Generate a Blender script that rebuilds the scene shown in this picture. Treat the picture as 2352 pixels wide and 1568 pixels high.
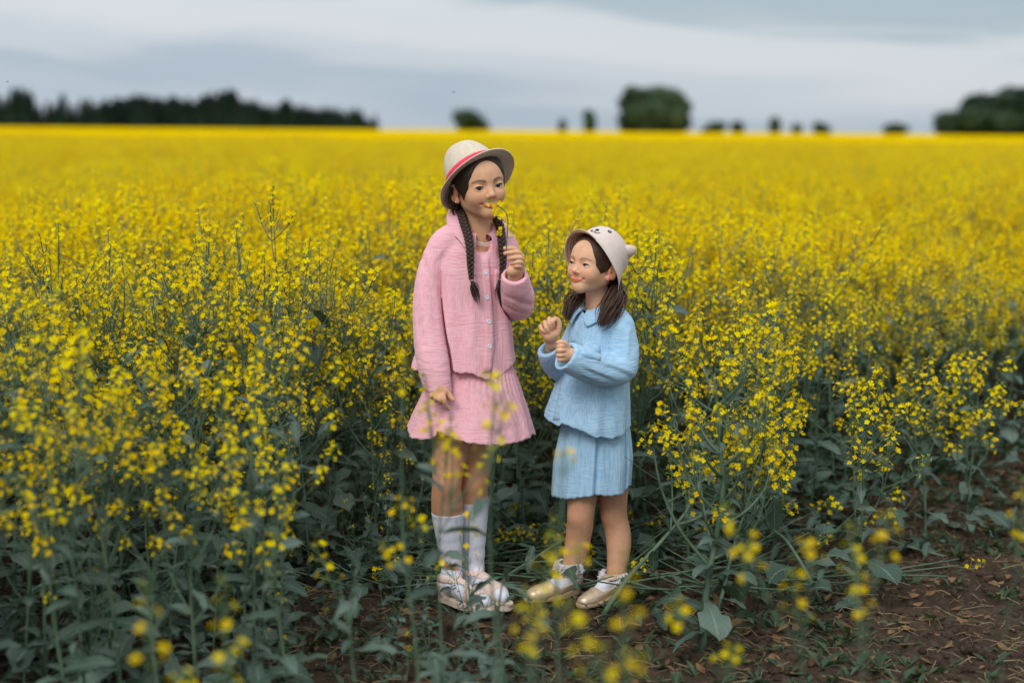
import bpy, math, random
import numpy as np
from mathutils import Vector, Matrix, Euler, noise
from mathutils.bvhtree import BVHTree

# ------------------------------------------------------------------ clearing
for o in list(bpy.data.objects):
    bpy.data.objects.remove(o)
scene = bpy.context.scene
COL = scene.collection
R = math.radians

# ------------------------------------------------------------------ camera
CAM_H = 1.47
FPX = 3267.0                     # 50 mm lens on a 36 mm frame, for a frame 2352 px wide
cam_data = bpy.data.cameras.new("camera")
cam = bpy.data.objects.new("camera", cam_data)
COL.objects.link(cam)
cam_data.sensor_width = 36.0
cam_data.lens = 50.0
cam_data.clip_start = 0.1
cam_data.clip_end = 6000.0
cam_rot = Matrix.Rotation(R(90 - 8.46), 4, 'X') @ Matrix.Rotation(R(0.5), 4, 'Z')
cam.matrix_world = Matrix.Translation((0, 0, CAM_H)) @ cam_rot
cam_data.dof.use_dof = True
cam_data.dof.focus_distance = 4.36
cam_data.dof.aperture_fstop = 1.3
cam_data.dof.aperture_blades = 9
scene.camera = cam
CR = cam_rot.to_3x3()

# ------------------------------------------------------------------ world: overcast sky
world = bpy.data.worlds.new("World")
scene.world = world
world.use_nodes = True
wn = world.node_tree
wn.nodes.clear()
def N(t, type_, **kw):
    n = t.nodes.new(type_)
    for k, v in kw.items():
        if k == 'op':
            n.operation = v
        else:
            setattr(n, k, v)
    return n
def math_node(t, op, a, b=None, c=None, clamp=False):
    n = t.nodes.new('ShaderNodeMath'); n.operation = op; n.use_clamp = clamp
    for i, v in enumerate((a, b, c)):
        if v is None: continue
        if isinstance(v, (int, float)): n.inputs[i].default_value = v
        else: t.links.new(v, n.inputs[i])
    return n.outputs[0]
def ramp(t, fac, stops, interp='EASE'):
    n = t.nodes.new('ShaderNodeValToRGB')
    cr = n.color_ramp; cr.interpolation = interp
    while len(cr.elements) < len(stops): cr.elements.new(0.5)
    for e, (p, c) in zip(cr.elements, stops):
        e.position = p; e.color = (c[0], c[1], c[2], 1) if not isinstance(c, (int, float)) else (c, c, c, 1)
    t.links.new(fac, n.inputs[0])
    return n.outputs[0]
def mixc(t, fac, a, b, blend='MIX'):
    n = t.nodes.new('ShaderNodeMix'); n.data_type = 'RGBA'; n.blend_type = blend
    for s, v in ((0, fac), (6, a), (7, b)):
        if isinstance(v, (int, float)): n.inputs[s].default_value = v
        elif isinstance(v, tuple): n.inputs[s].default_value = (v[0], v[1], v[2], 1)
        else: t.links.new(v, n.inputs[s])
    return n.outputs[2]

SUN_EL, SUN_AZ = R(44), R(205)     # high, behind the camera and to its left
sky = N(wn, 'ShaderNodeTexSky'); sky.sky_type = 'NISHITA'; sky.sun_disc = False
sky.sun_elevation = SUN_EL; sky.sun_rotation = SUN_AZ; sky.air_density = 1.5; sky.dust_density = 3
tc = N(wn, 'ShaderNodeTexCoord')
sep = N(wn, 'ShaderNodeSeparateXYZ'); wn.links.new(tc.outputs['Generated'], sep.inputs[0])
zc = math_node(wn, 'MAXIMUM', sep.outputs[2], 0.0)
def cloud_noise(scale, sz, off, detail, rough=0.5, dist=0.4):
    mp = N(wn, 'ShaderNodeMapping'); mp.inputs['Scale'].default_value = (1, 1, sz)
    mp.inputs['Location'].default_value = off
    wn.links.new(tc.outputs['Generated'], mp.inputs[0])
    nz = N(wn, 'ShaderNodeTexNoise'); nz.inputs['Scale'].default_value = scale
    nz.inputs['Detail'].default_value = detail; nz.inputs['Roughness'].default_value = rough
    nz.inputs['Distortion'].default_value = dist
    wn.links.new(mp.outputs[0], nz.inputs[0])
    return nz.outputs[0]
n1 = cloud_noise(3.2, 6.5, (3.3, 0.7, 0.35), 5, 0.55, 0.7)    # broad banks
n2 = cloud_noise(5.0, 26.0, (1.2, 4.1, 0.0), 3, 0.45, 0.2)     # thin flat streaks
# elevation drives the run of tones, noise bends it
el = math_node(wn, 'ADD', zc, math_node(wn, 'MULTIPLY', math_node(wn, 'SUBTRACT', n1, 0.5), 0.080))
el = math_node(wn, 'ADD', el, math_node(wn, 'MULTIPLY', math_node(wn, 'SUBTRACT', n2, 0.5), 0.010))
el = math_node(wn, 'ADD', el, math_node(wn, 'MULTIPLY', sep.outputs[0], 0.085))
el10 = math_node(wn, 'MULTIPLY', math_node(wn, 'ADD', el, 0.020), 5.0, clamp=True)
cl = ramp(wn, el10, [
    (0.00, (0.42, 0.475, 0.54)), (0.07, (0.455, 0.505, 0.56)), (0.13, (0.40, 0.465, 0.53)), (0.20, (0.36, 0.43, 0.50)),
    (0.29, (0.46, 0.51, 0.56)), (0.38, (0.53, 0.565, 0.60)), (0.49, (0.52, 0.56, 0.59)), (0.57, (0.34, 0.41, 0.465)),
    (0.80, (0.29, 0.365, 0.425)), (1.0, (0.46, 0.51, 0.555))], 'EASE')
zen = math_node(wn, 'ADD', 1.0, math_node(wn, 'MULTIPLY', math_node(wn, 'SMOOTH_MIN', zc, 1.0, 0.3), 1.1))
vm = N(wn, 'ShaderNodeVectorMath', op='SCALE'); wn.links.new(cl, vm.inputs[0])
wn.links.new(math_node(wn, 'MULTIPLY', zen, 9.8), vm.inputs[3])
skm = mixc(wn, 0.04, vm.outputs[0], sky.outputs[0])
bg = N(wn, 'ShaderNodeBackground'); bg.inputs[1].default_value = 0.1
wn.links.new(skm, bg.inputs[0])
wo = N(wn, 'ShaderNodeOutputWorld'); wn.links.new(bg.outputs[0], wo.inputs[0])

# ------------------------------------------------------------------ sun behind the clouds
sd = bpy.data.lights.new("sun", 'SUN'); sd.energy = 1.45; sd.angle = R(25); sd.color = (1.0, 0.965, 0.91)
sun = bpy.data.objects.new("sun", sd); COL.objects.link(sun)
sdir = Vector((math.cos(SUN_EL) * math.sin(SUN_AZ), math.cos(SUN_EL) * math.cos(SUN_AZ), math.sin(SUN_EL)))
sun.rotation_euler = (-sdir).to_track_quat('-Z', 'Y').to_euler()

vs = scene.view_settings
vs.view_transform = 'Standard'; vs.look = 'None'; vs.gamma = 1.0; vs.use_curve_mapping = False
vs.exposure = 0.29
scene.render.engine = 'CYCLES'
scene.cycles.use_denoising = True
scene.cycles.max_bounces = 7
scene.cycles.diffuse_bounces = 3
scene.cycles.transmission_bounces = 4
scene.cycles.transparent_max_bounces = 4

# ------------------------------------------------------------------ helpers
def P(u, v, y):
    """world point on the plane Y = y seen at (u, v) of a 2352 x 1568 frame"""
    d = CR @ Vector(((u - 1176) / FPX, (784 - v) / FPX, -1))
    t = y / d.y
    return Vector((d.x * t, y, CAM_H + d.z * t))
def ground_y(v, u=1176):
    d = CR @ Vector(((u - 1176) / FPX, (784 - v) / FPX, -1))
    return d.y * (CAM_H / -d.z)
def G(u, v):
    return P(u, v, ground_y(v, u))

def tag(o, label=None, cat=None, group=None, kind=None):
    if label: o['label'] = label
    if cat: o['category'] = cat
    if group: o['group'] = group
    if kind: o['kind'] = kind
    return o
def empty(name, loc=(0, 0, 0), **kw):
    o = bpy.data.objects.new(name, None); o.location = loc; o.empty_display_size = 0.1
    COL.objects.link(o); tag(o, **kw); return o
def link(name, me, parent=None, mtx=None, **kw):
    o = bpy.data.objects.new(name, me); COL.objects.link(o)
    if parent: o.parent = parent
    if mtx is not None: o.matrix_local = mtx
    tag(o, **kw); return o
def copy_tree(o, parent=None):
    c = o.copy(); COL.objects.link(c)
    if parent is not None: c.parent = parent
    for ch in o.children: copy_tree(ch, c)
    return c

class MB:
    """collects verts / faces / uv / material slots, builds one mesh"""
    def __init__(s): s.v = []; s.f = []; s.m = []; s.uv = []
    def quad_grid(s, rows, mat=0, close=False, uvs=None):
        b = len(s.v); n = len(rows[0]); nr = len(rows)
        for i, r in enumerate(rows):
            for j, p in enumerate(r):
                s.v.append(tuple(p)); s.uv.append((j / max(1, n - 1), i / max(1, nr - 1)) if uvs is None else uvs(i, j))
        m = n if close else n - 1
        for i in range(nr - 1):
            for j in range(m):
                k = (j + 1) % n
                s.f.append((b + i * n + j, b + i * n + k, b + (i + 1) * n + k, b + (i + 1) * n + j)); s.m.append(mat)
        return b
    def poly(s, pts, mat=0):
        b = len(s.v)
        for p in pts: s.v.append(tuple(p)); s.uv.append((0.5, 0.5))
        s.f.append(tuple(range(b, b + len(pts)))); s.m.append(mat)
    def tube(s, pts, rad, n=5, mat=0, cap=True, flat=1.0):
        pts = [Vector(p) for p in pts]
        rows = []; up = Vector((0.31, 0.17, 0.93))
        if isinstance(rad, (int, float)): rad = [rad] * len(pts)
        px = None
        for i, p in enumerate(pts):
            t = (pts[min(i + 1, len(pts) - 1)] - pts[max(i - 1, 0)])
            if t.length < 1e-9: t = Vector((0, 0, 1))
            t.normalize()
            if px is None:
                x = t.cross(up)
                if x.length < 1e-3: x = t.cross(Vector((1, 0, 0)))
            else:
                x = px - t * px.dot(t)
            x.normalize(); px = x; y = t.cross(x)
            rows.append([p + (x * math.cos(a) + y * math.sin(a) * flat) * rad[i] for a in [2 * math.pi * k / n for k in range(n)]])
        b = s.quad_grid(rows, mat, close=True)
        if cap:
            L = len(rows) - 1
            s.f.append(tuple(b + k for k in range(n))[::-1]); s.m.append(mat)
            s.f.append(tuple(b + L * n + k for k in range(n))); s.m.append(mat)
    def octa(s, c, r, ax, mat=0):
        c = Vector(c); ax = Vector(ax).normalized(); x = ax.orthogonal().normalized(); y = ax.cross(x)
        b = len(s.v)
        for p in (c + ax * r[1], c - ax * r[1], c + x * r[0], c + y * r[0], c - x * r[0], c - y * r[0]):
            s.v.append(tuple(p)); s.uv.append((0.5, 0.5))
        for i in range(4):
            j = (i + 1) % 4
            s.f.append((b, b + 2 + i, b + 2 + j)); s.f.append((b + 1, b + 2 + j, b + 2 + i)); s.m += [mat, mat]
    def sphere(s, c, r, nu=8, nv=6, mat=0):
        c = Vector(c)
        rows = [[c + Vector((math.sin(a) * math.cos(b_), math.sin(a) * math.sin(b_), math.cos(a))) * r
                 for b_ in [2 * math.pi * j / nu for j in range(nu)]] for a in [0.02 + (math.pi - 0.04) * i / nv for i in range(nv + 1)]]
        s.quad_grid([list(reversed(rw)) for rw in rows], mat, close=True)
    def add(s, me_data, M):
        """append another MB transformed"""
        b = len(s.v)
        for p in me_data.v: s.v.append(tuple(M @ Vector(p)))
        s.uv += me_data.uv
        s.f += [tuple(b + i for i in f) for f in me_data.f]; s.m += me_data.m
    def mesh(s, name, mats, smooth=True):
        me = bpy.data.meshes.new(name); me.from_pydata(s.v, [], s.f)
        for m in mats: me.materials.append(m)
        me.polygons.foreach_set('material_index', s.m)
        me.polygons.foreach_set('use_smooth', [smooth] * len(s.f))
        uvl = me.uv_layers.new(name='UVMap')
        uv = np.array(s.uv, np.float32); li = np.empty(len(me.loops), np.int32); me.loops.foreach_get('vertex_index', li)
        uvl.data.foreach_set('uv', uv[li].ravel())
        me.update(); return me
    def build(s, name, mats, parent=None, smooth=True, **kw):
        if not isinstance(mats, (list, tuple)): mats = [mats]
        return link(name, s.mesh(name, mats, smooth), parent, **kw)

def np_mesh(name, V, F, mats, colors=None, smooth=True):
    me = bpy.data.meshes.new(name)
    me.vertices.add(len(V)); me.vertices.foreach_set('co', np.asarray(V, np.float32).ravel())
    k = F.shape[1]
    me.loops.add(F.size); me.loops.foreach_set('vertex_index', F.astype(np.int32).ravel())
    me.polygons.add(len(F)); me.polygons.foreach_set('loop_start', np.arange(0, F.size, k, dtype=np.int32))
    me.polygons.foreach_set('loop_total', np.full(len(F), k, np.int32))
    me.polygons.foreach_set('use_smooth', np.full(len(F), smooth))
    for m in (mats if isinstance(mats, (list, tuple)) else [mats]): me.materials.append(m)
    if colors is not None:
        a = me.color_attributes.new('tint', 'FLOAT_COLOR', 'POINT')
        c = np.ones((len(V), 4), np.float32); c[:, :3] = colors; a.data.foreach_set('color', c.ravel())
    me.update(calc_edges=True); me.validate(); return me

# ------------------------------------------------------------------ materials
def new_mat(name):
    m = bpy.data.materials.new(name); m.use_nodes = True; t = m.node_tree
    b = t.nodes['Principled BSDF']; return m, t, b
def tex_noise(t, scale, detail=3, rough=0.5, vec=None, dist=0.0):
    n = t.nodes.new('ShaderNodeTexNoise'); n.inputs['Scale'].default_value = scale
    n.inputs['Detail'].default_value = detail; n.inputs['Roughness'].default_value = rough; n.inputs['Distortion'].default_value = dist
    if vec is not None: t.links.new(vec, n.inputs[0])
    return n.outputs[0]
def obj_coord(t, scale=(1, 1, 1), kind='Object', rot=(0, 0, 0)):
    c = t.nodes.new('ShaderNodeTexCoord'); mp = t.nodes.new('ShaderNodeMapping')
    mp.inputs['Scale'].default_value = scale; mp.inputs['Rotation'].default_value = rot
    t.links.new(c.outputs[kind], mp.inputs[0]); return mp.outputs[0]
def bump(t, b, h, strength, dist, prev=None):
    n = t.nodes.new('ShaderNodeBump'); n.inputs['Strength'].default_value = strength; n.inputs['Distance'].default_value = dist
    t.links.new(h, n.inputs['Height'])
    if prev is not None: t.links.new(prev, n.inputs['Normal'])
    t.links.new(n.outputs[0], b.inputs['Normal']); return n.outputs[0]
def set_in(t, sock, v):
    if isinstance(v, (int, float)): sock.default_value = v
    elif isinstance(v, tuple): sock.default_value = (v[0], v[1], v[2], 1)
    else: t.links.new(v, sock)
def simple(name, c1, c2=None, scale=20, rough=0.6, spec=0.4, bmp=None, metal=0.0, trans=None, sss=0):
    m, t, b = new_mat(name)
    oc = obj_coord(t)
    if c2 is not None:
        f = tex_noise(t, scale, 4, 0.6, oc)
        col = mixc(t, ramp(t, f, [(0.35, 0.0), (0.65, 1.0)]), c1, c2)
    else: col = c1
    set_in(t, b.inputs['Base Color'], col)
    b.inputs['Roughness'].default_value = rough; b.inputs['Specular IOR Level'].default_value = spec
    b.inputs['Metallic'].default_value = metal
    if sss: b.inputs['Subsurface Weight'].default_value = sss; b.inputs['Subsurface Radius'].default_value = (0.012, 0.005, 0.003); b.inputs['Subsurface Scale'].default_value = 1.0
    if bmp: bump(t, b, tex_noise(t, bmp[0], 3, 0.6, oc), bmp[1], bmp[2])
    if trans:
        tr = t.nodes.new('ShaderNodeBsdfTranslucent'); set_in(t, tr.inputs[0], trans[1] if trans[1] is not None else col)
        mx = t.nodes.new('ShaderNodeMixShader'); mx.inputs[0].default_value = trans[0]
        t.links.new(b.outputs[0], mx.inputs[1]); t.links.new(tr.outputs[0], mx.inputs[2])
        t.links.new(mx.outputs[0], t.nodes['Material Output'].inputs[0])
    return m
# ------------------------------------------------------------------ distance-field modelling for bodies and clothes
class SDF:
    def __init__(s, lo, hi, h):
        s.h = h; s.lo = np.array(lo, float)
        n = np.ceil((np.array(hi) - s.lo) / h).astype(int) + 1
        s.ax = [s.lo[i] + h * np.arange(n[i]) for i in range(3)]
        s.a = np.full(tuple(n), 0.06, np.float32)
    def _sl(s, lo, hi):
        r = []
        for i in range(3):
            a = int(np.clip(np.floor((lo[i] - s.lo[i]) / s.h), 0, len(s.ax[i]))); b = int(np.clip(np.ceil((hi[i] - s.lo[i]) / s.h) + 1, 0, len(s.ax[i])))
            if b <= a: return None
            r.append(slice(a, b))
        return tuple(r)
    def op(s, fn, lo, hi, k, mode='add'):
        m = k + 3 * s.h
        sl = s._sl(np.array(lo) - m, np.array(hi) + m)
        if sl is None: return
        X = s.ax[0][sl[0]][:, None, None]; Y = s.ax[1][sl[1]][None, :, None]; Z = s.ax[2][sl[2]][None, None, :]
        b = fn(X, Y, Z); a = s.a[sl]
        if mode == 'add':
            h = np.maximum(k - np.abs(a - b), 0) / max(k, 1e-6)
            s.a[sl] = np.minimum(a, b) - h * h * k * 0.25
        elif mode == 'sub':
            b = -b; h = np.maximum(k - np.abs(a - b), 0) / max(k, 1e-6)
            s.a[sl] = np.maximum(a, b) + h * h * k * 0.25
        elif mode == 'off':
            s.a[sl] = a + b
    def ell(s, c, r, k=0.01, rot=None, mode='add'):
        c = np.array(c, float); r = np.array(r, float) if not isinstance(r, (int, float)) else np.array([r] * 3, float)
        M = np.eye(3) if rot is None else np.array(rot.to_3x3().transposed())
        def fn(X, Y, Z):
            dx, dy, dz = X - c[0], Y - c[1], Z - c[2]
            p = [M[i, 0] * dx + M[i, 1] * dy + M[i, 2] * dz for i in range(3)]
            k0 = np.sqrt(sum((p[i] / r[i]) ** 2 for i in range(3))); k1 = np.sqrt(sum((p[i] / r[i] ** 2) ** 2 for i in range(3)))
            return k0 * (k0 - 1) / np.maximum(k1, 1e-6)
        R_ = r.max() if rot is not None else r
        s.op(fn, c - R_, c + R_, k, mode)
    def cap(s, a, b, ra, rb=None, k=0.01, mode='add', sc=None):
        rb = ra if rb is None else rb
        a = np.array(a, float); b = np.array(b, float); ab = b - a; L = max(ab @ ab, 1e-12)
        def fn(X, Y, Z):
            dx, dy, dz = X - a[0], Y - a[1], Z - a[2]
            t = np.clip((dx * ab[0] + dy * ab[1] + dz * ab[2]) / L, 0, 1)
            return np.sqrt((dx - t * ab[0]) ** 2 + (dy - t * ab[1]) ** 2 + (dz - t * ab[2]) ** 2) - (ra + (rb - ra) * t)
        m = max(ra, rb)
        s.op(fn, np.minimum(a, b) - m, np.maximum(a, b) + m, k, mode)
    def chain(s, pts, rad, k=0.01, mode='add', smooth=True):
        if smooth: pts, rad = resample(pts, rad, 3)
        for i in range(len(pts) - 1): s.cap(pts[i], pts[i + 1], rad[i], rad[i + 1], k if i == 0 or mode == 'sub' else min(k, 0.012), mode)
    def cut(s, c, d, size, k=0.003):
        """remove everything beyond the plane through c facing d, within a box of the given size about c + d*size"""
        c = np.array(c, float); d = np.array(Vector(d).normalized()); q = c + d * size * 0.9
        def fn(X, Y, Z):
            dot = (X - c[0]) * d[0] + (Y - c[1]) * d[1] + (Z - c[2]) * d[2]
            return np.maximum(-dot, np.sqrt((X - q[0]) ** 2 + (Y - q[1]) ** 2 + (Z - q[2]) ** 2) - size * 1.35)
        s.op(fn, q - size * 1.35, q + size * 1.35, k, 'sub')
    def mesh(s):
        a = s.a; h = s.h; ins = a < 0
        ins[0] = ins[-1] = False; ins[:, 0] = ins[:, -1] = False; ins[:, :, 0] = ins[:, :, -1] = False
        nx, ny, nz = a.shape
        cnt = np.zeros((nx - 1, ny - 1, nz - 1), np.uint8)
        corners = [(i, j, k) for i in (0, 1) for j in (0, 1) for k in (0, 1)]
        for i, j, k in corners: cnt += ins[i:nx - 1 + i, j:ny - 1 + j, k:nz - 1 + k]
        act = (cnt > 0) & (cnt < 8)
        I = np.argwhere(act); idx = np.full(act.shape, -1, np.int32); idx[act] = np.arange(len(I))
        cv = {c: a[I[:, 0] + c[0], I[:, 1] + c[1], I[:, 2] + c[2]] for c in corners}
        ci = {c: ins[I[:, 0] + c[0], I[:, 1] + c[1], I[:, 2] + c[2]] for c in corners}
        acc = np.zeros((len(I), 3)); n = np.zeros(len(I))
        for c in corners:
            for ax in range(3):
                if c[ax]: continue
                e = list(c); e[ax] = 1; e = tuple(e)
                cr = ci[c] != ci[e]
                t = np.where(cr, cv[c] / np.where(np.abs(cv[c] - cv[e]) < 1e-9, 1e-9, cv[c] - cv[e]), 0); t = np.clip(t, 0, 1)
                p = np.array([[c[0], c[1], c[2]]], float).repeat(len(I), 0); p[:, ax] += t
                acc += p * cr[:, None]; n += cr
        V = (I + acc / np.maximum(n, 1)[:, None]) * h + s.lo
        Fs = []
        for ax in range(3):
            sl0 = [slice(None)] * 3; sl1 = [slice(None)] * 3; sl0[ax] = slice(0, -1); sl1[ax] = slice(1, None)
            A = ins[tuple(sl0)]; B = ins[tuple(sl1)]
            E = np.argwhere(A != B)
            o1, o2 = [x for x in range(3) if x != ax]
            E = E[(E[:, o1] > 0) & (E[:, o2] > 0) & (E[:, o1] < a.shape[o1] - 1) & (E[:, o2] < a.shape[o2] - 1)]
            q = []
            for d1, d2 in ((1, 1), (0, 1), (0, 0), (1, 0)):
                c = E.copy(); c[:, o1] -= d1; c[:, o2] -= d2
                q.append(idx[c[:, 0], c[:, 1], c[:, 2]])
            q = np.stack(q, 1)
            fl = A[E[:, 0], E[:, 1], E[:, 2]]
            if ax == 1: fl = ~fl
            q[~fl] = q[~fl][:, ::-1]
            Fs.append(q)
        F = np.concatenate(Fs); F = F[(F >= 0).all(1)]
        return V, F

def resample(pts, rad, sub=3):
    """Catmull-Rom through points and radii"""
    p = [np.array(x, float) for x in pts]; r = list(rad); n = len(p)
    P_, R_ = [], []
    for i in range(n - 1):
        p0, p1, p2, p3 = p[max(i - 1, 0)], p[i], p[i + 1], p[min(i + 2, n - 1)]
        r0, r1, r2, r3 = r[max(i - 1, 0)], r[i], r[i + 1], r[min(i + 2, n - 1)]
        for q in range(sub):
            t = q / sub
            cr = lambda a, b, c, d: 0.5 * (2 * b + (c - a) * t + (2 * a - 5 * b + 4 * c - d) * t * t + (3 * b - a - 3 * c + d) * t ** 3)
            P_.append(cr(p0, p1, p2, p3)); R_.append(float(cr(r0, r1, r2, r3)))
    P_.append(p[-1]); R_.append(r[-1])
    return P_, R_
def fit_pts(pts):
    return [Vector(p) for p in resample(pts, [0] * len(pts), 4)[0]]
def join_np(parts):
    V, F, C, o = [], [], [], 0
    for v, f, c in parts:
        V.append(v); F.append(f + o); o += len(v); C.append(c if np.ndim(c) == 2 else np.tile(np.array(c, float), (len(v), 1)))
    return np.concatenate(V), np.concatenate(F), np.concatenate(C)
def smooth_v(V, F, it=1, w=0.5):
    for _ in range(it):
        acc = np.zeros_like(V); n = np.zeros(len(V))
        for i in range(4):
            a, b = F[:, i], F[:, (i + 1) % 4]
            np.add.at(acc, a, V[b]); np.add.at(n, a, 1)
        V = V + (acc / np.maximum(n, 1)[:, None] - V) * w
    return V
# ------------------------------------------------------------------ materials of skin, hair, cloth
def skin_mat():
    m, t, b = new_mat('skin')
    a = t.nodes.new('ShaderNodeAttribute'); a.attribute_name = 'tint'
    oc = obj_coord(t)
    n = ramp(t, tex_noise(t, 45, 4, 0.6, oc), [(0.3, (0.93, 0.90, 0.88)), (0.7, (1.04, 1.03, 1.02))])
    t.links.new(mixc(t, 1.0, a.outputs[0], n, 'MULTIPLY'), b.inputs['Base Color'])
    b.inputs['Roughness'].default_value = 0.56; b.inputs['Specular IOR Level'].default_value = 0.34
    b.inputs['Subsurface Weight'].default_value = 0.18; b.inputs['Subsurface Radius'].default_value = (0.012, 0.005, 0.003)
    b.inputs['Subsurface Scale'].default_value = 0.7
    bump(t, b, tex_noise(t, 420, 2, 0.6, oc), 0.12, 0.001); return m
M_SKIN = skin_mat()
def attr_mat(name, rough, spec=0.5, coat=0.0):
    m, t, b = new_mat(name); a = t.nodes.new('ShaderNodeAttribute'); a.attribute_name = 'tint'
    t.links.new(a.outputs[0], b.inputs['Base Color']); b.inputs['Roughness'].default_value = rough
    b.inputs['Specular IOR Level'].default_value = spec; b.inputs['Coat Weight'].default_value = coat; return m
M_EYE = attr_mat('eye', 0.12, 0.6, 0.4)
def hair_mat(name, c1, c2):
    m, t, b = new_mat(name)
    uv = t.nodes.new('ShaderNodeUVMap'); mp = t.nodes.new('ShaderNodeMapping'); mp.inputs['Scale'].default_value = (14, 1.2, 1)
    t.links.new(uv.outputs[0], mp.inputs[0])
    f = tex_noise(t, 3, 4, 0.7, mp.outputs[0])
    t.links.new(mixc(t, ramp(t, f, [(0.35, 0.0), (0.7, 1.0)]), c1, c2), b.inputs['Base Color'])
    b.inputs['Roughness'].default_value = 0.42; b.inputs['Specular IOR Level'].default_value = 0.35
    b.inputs['Anisotropic'].default_value = 0.5
    bump(t, b, f, 0.5, 0.002); return m
M_HAIR_A = hair_mat('dark_brown_hair', (0.014, 0.008, 0.006), (0.070, 0.036, 0.022))
M_HAIR_B = hair_mat('brown_hair', (0.026, 0.014, 0.009), (0.125, 0.062, 0.034))
def cap_hair_mat(name, c1, c2):
    m, t, b = new_mat(name); oc = obj_coord(t, (260, 30, 60))
    f = tex_noise(t, 1.0, 4, 0.6, oc)
    t.links.new(mixc(t, f, c1, c2), b.inputs['Base Color']); b.inputs['Roughness'].default_value = 0.5
    b.inputs['Specular IOR Level'].default_value = 0.3
    bump(t, b, f, 0.6, 0.002); return m
M_CAPHAIR_A = cap_hair_mat('dark_brown_scalp_hair', (0.012, 0.007, 0.005), (0.045, 0.024, 0.015))
M_CAPHAIR_B = cap_hair_mat('brown_scalp_hair', (0.022, 0.012, 0.008), (0.08, 0.042, 0.025))

def muslin(name, c, deep):
    """crinkled double gauze: fine irregular ridges both ways"""
    m, t, b = new_mat(name)
    oc = obj_coord(t, (1, 1, 1))
    wob = tex_noise(t, 14, 3, 0.5, oc)
    vsc = t.nodes.new('ShaderNodeVectorMath'); vsc.operation = 'MULTIPLY_ADD'
    t.links.new(wob, vsc.inputs[0]); vsc.inputs[1].default_value = (0.010, 0.010, 0.016); t.links.new(oc, vsc.inputs[2])
    def stretched(sc, detail=3):
        mp = t.nodes.new('ShaderNodeMapping'); mp.inputs['Scale'].default_value = sc; t.links.new(vsc.outputs[0], mp.inputs[0])
        return tex_noise(t, 1.0, detail, 0.55, mp.outputs[0])
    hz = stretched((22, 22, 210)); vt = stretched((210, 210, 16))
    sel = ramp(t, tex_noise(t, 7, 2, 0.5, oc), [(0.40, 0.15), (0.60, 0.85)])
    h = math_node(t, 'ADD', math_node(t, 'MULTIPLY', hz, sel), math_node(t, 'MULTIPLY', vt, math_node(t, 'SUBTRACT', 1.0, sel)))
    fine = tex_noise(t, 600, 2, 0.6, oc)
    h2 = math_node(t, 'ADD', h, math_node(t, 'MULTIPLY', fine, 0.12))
    col = mixc(t, ramp(t, h, [(0.36, 0.0), (0.60, 1.0)]), deep, c)  # shade of the crinkles put into the colour: hollows take the darker tone
    t.links.new(col, b.inputs['Base Color'])
    b.inputs['Roughness'].default_value = 0.9; b.inputs['Specular IOR Level'].default_value = 0.12
    b.inputs['Sheen Weight'].default_value = 0.25; b.inputs['Sheen Roughness'].default_value = 0.5
    n1 = bump(t, b, h2, 0.85, 0.0048)
    tr = t.nodes.new('ShaderNodeBsdfTranslucent'); t.links.new(col, tr.inputs[0])
    mx = t.nodes.new('ShaderNodeMixShader'); mx.inputs[0].default_value = 0.10
    t.links.new(b.outputs[0], mx.inputs[1]); t.links.new(tr.outputs[0], mx.inputs[2]); t.links.new(mx.outputs[0], t.nodes['Material Output'].inputs[0])
    return m
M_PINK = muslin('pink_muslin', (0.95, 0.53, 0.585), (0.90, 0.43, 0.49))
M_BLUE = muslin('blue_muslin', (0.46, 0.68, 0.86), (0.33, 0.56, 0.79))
M_WHITE_KNIT = simple('white_knit', (0.66, 0.66, 0.74), (0.74, 0.74, 0.82), 60, 0.85, 0.2, (220, 0.5, 0.003))
M_TULLE = simple('white_tulle', (0.80, 0.76, 0.80), None, 10, 0.8, 0.2, (150, 0.4, 0.002), trans=(0.35, (0.8, 0.76, 0.8)))
M_BUTTON = simple('pearl_button', (0.72, 0.74, 0.80), None, 10, 0.25, 0.6)
M_BEAD = simple('white_bead', (0.80, 0.76, 0.74), None, 10, 0.25, 0.6)
M_GREEN_BAND = simple('green_band', (0.01, 0.11, 0.045), None, 10, 0.4, 0.5)
M_STUD = simple('silver_stud', (0.85, 0.85, 0.85), None, 10, 0.15, 0.8, metal=0.8)
M_TIE = simple('hair_tie', (0.45, 0.22, 0.20), None, 10, 0.6, 0.3)
M_GOLD = simple('gold_leather', (0.60, 0.44, 0.29), (0.72, 0.57, 0.40), 35, 0.40, 0.5, (90, 0.3, 0.002), metal=0.45)
M_GOLD_SOLE = simple('tan_sole', (0.36, 0.25, 0.15), (0.44, 0.32, 0.20), 40, 0.6, 0.3)
M_ROSE = simple('pale_rose_leather', (0.74, 0.53, 0.46), (0.80, 0.62, 0.54), 30, 0.38, 0.5, (80, 0.2, 0.002))
M_SOLE = simple('beige_sole', (0.58, 0.46, 0.36), (0.68, 0.56, 0.45), 30, 0.7, 0.3)
M_NAIL = simple('nail', (0.70, 0.42, 0.34), None, 10, 0.25, 0.5)
M_NAVY = simple('navy_print', (0.012, 0.016, 0.045), None, 10, 0.7, 0.2)
M_WHITEPR = simple('white_print', (0.75, 0.75, 0.75), None, 10, 0.7, 0.2)
M_RIBBON = simple('coral_ribbon', (0.70, 0.030, 0.075), (0.78, 0.045, 0.10), 50, 0.6, 0.3, (300, 0.2, 0.001))
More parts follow.
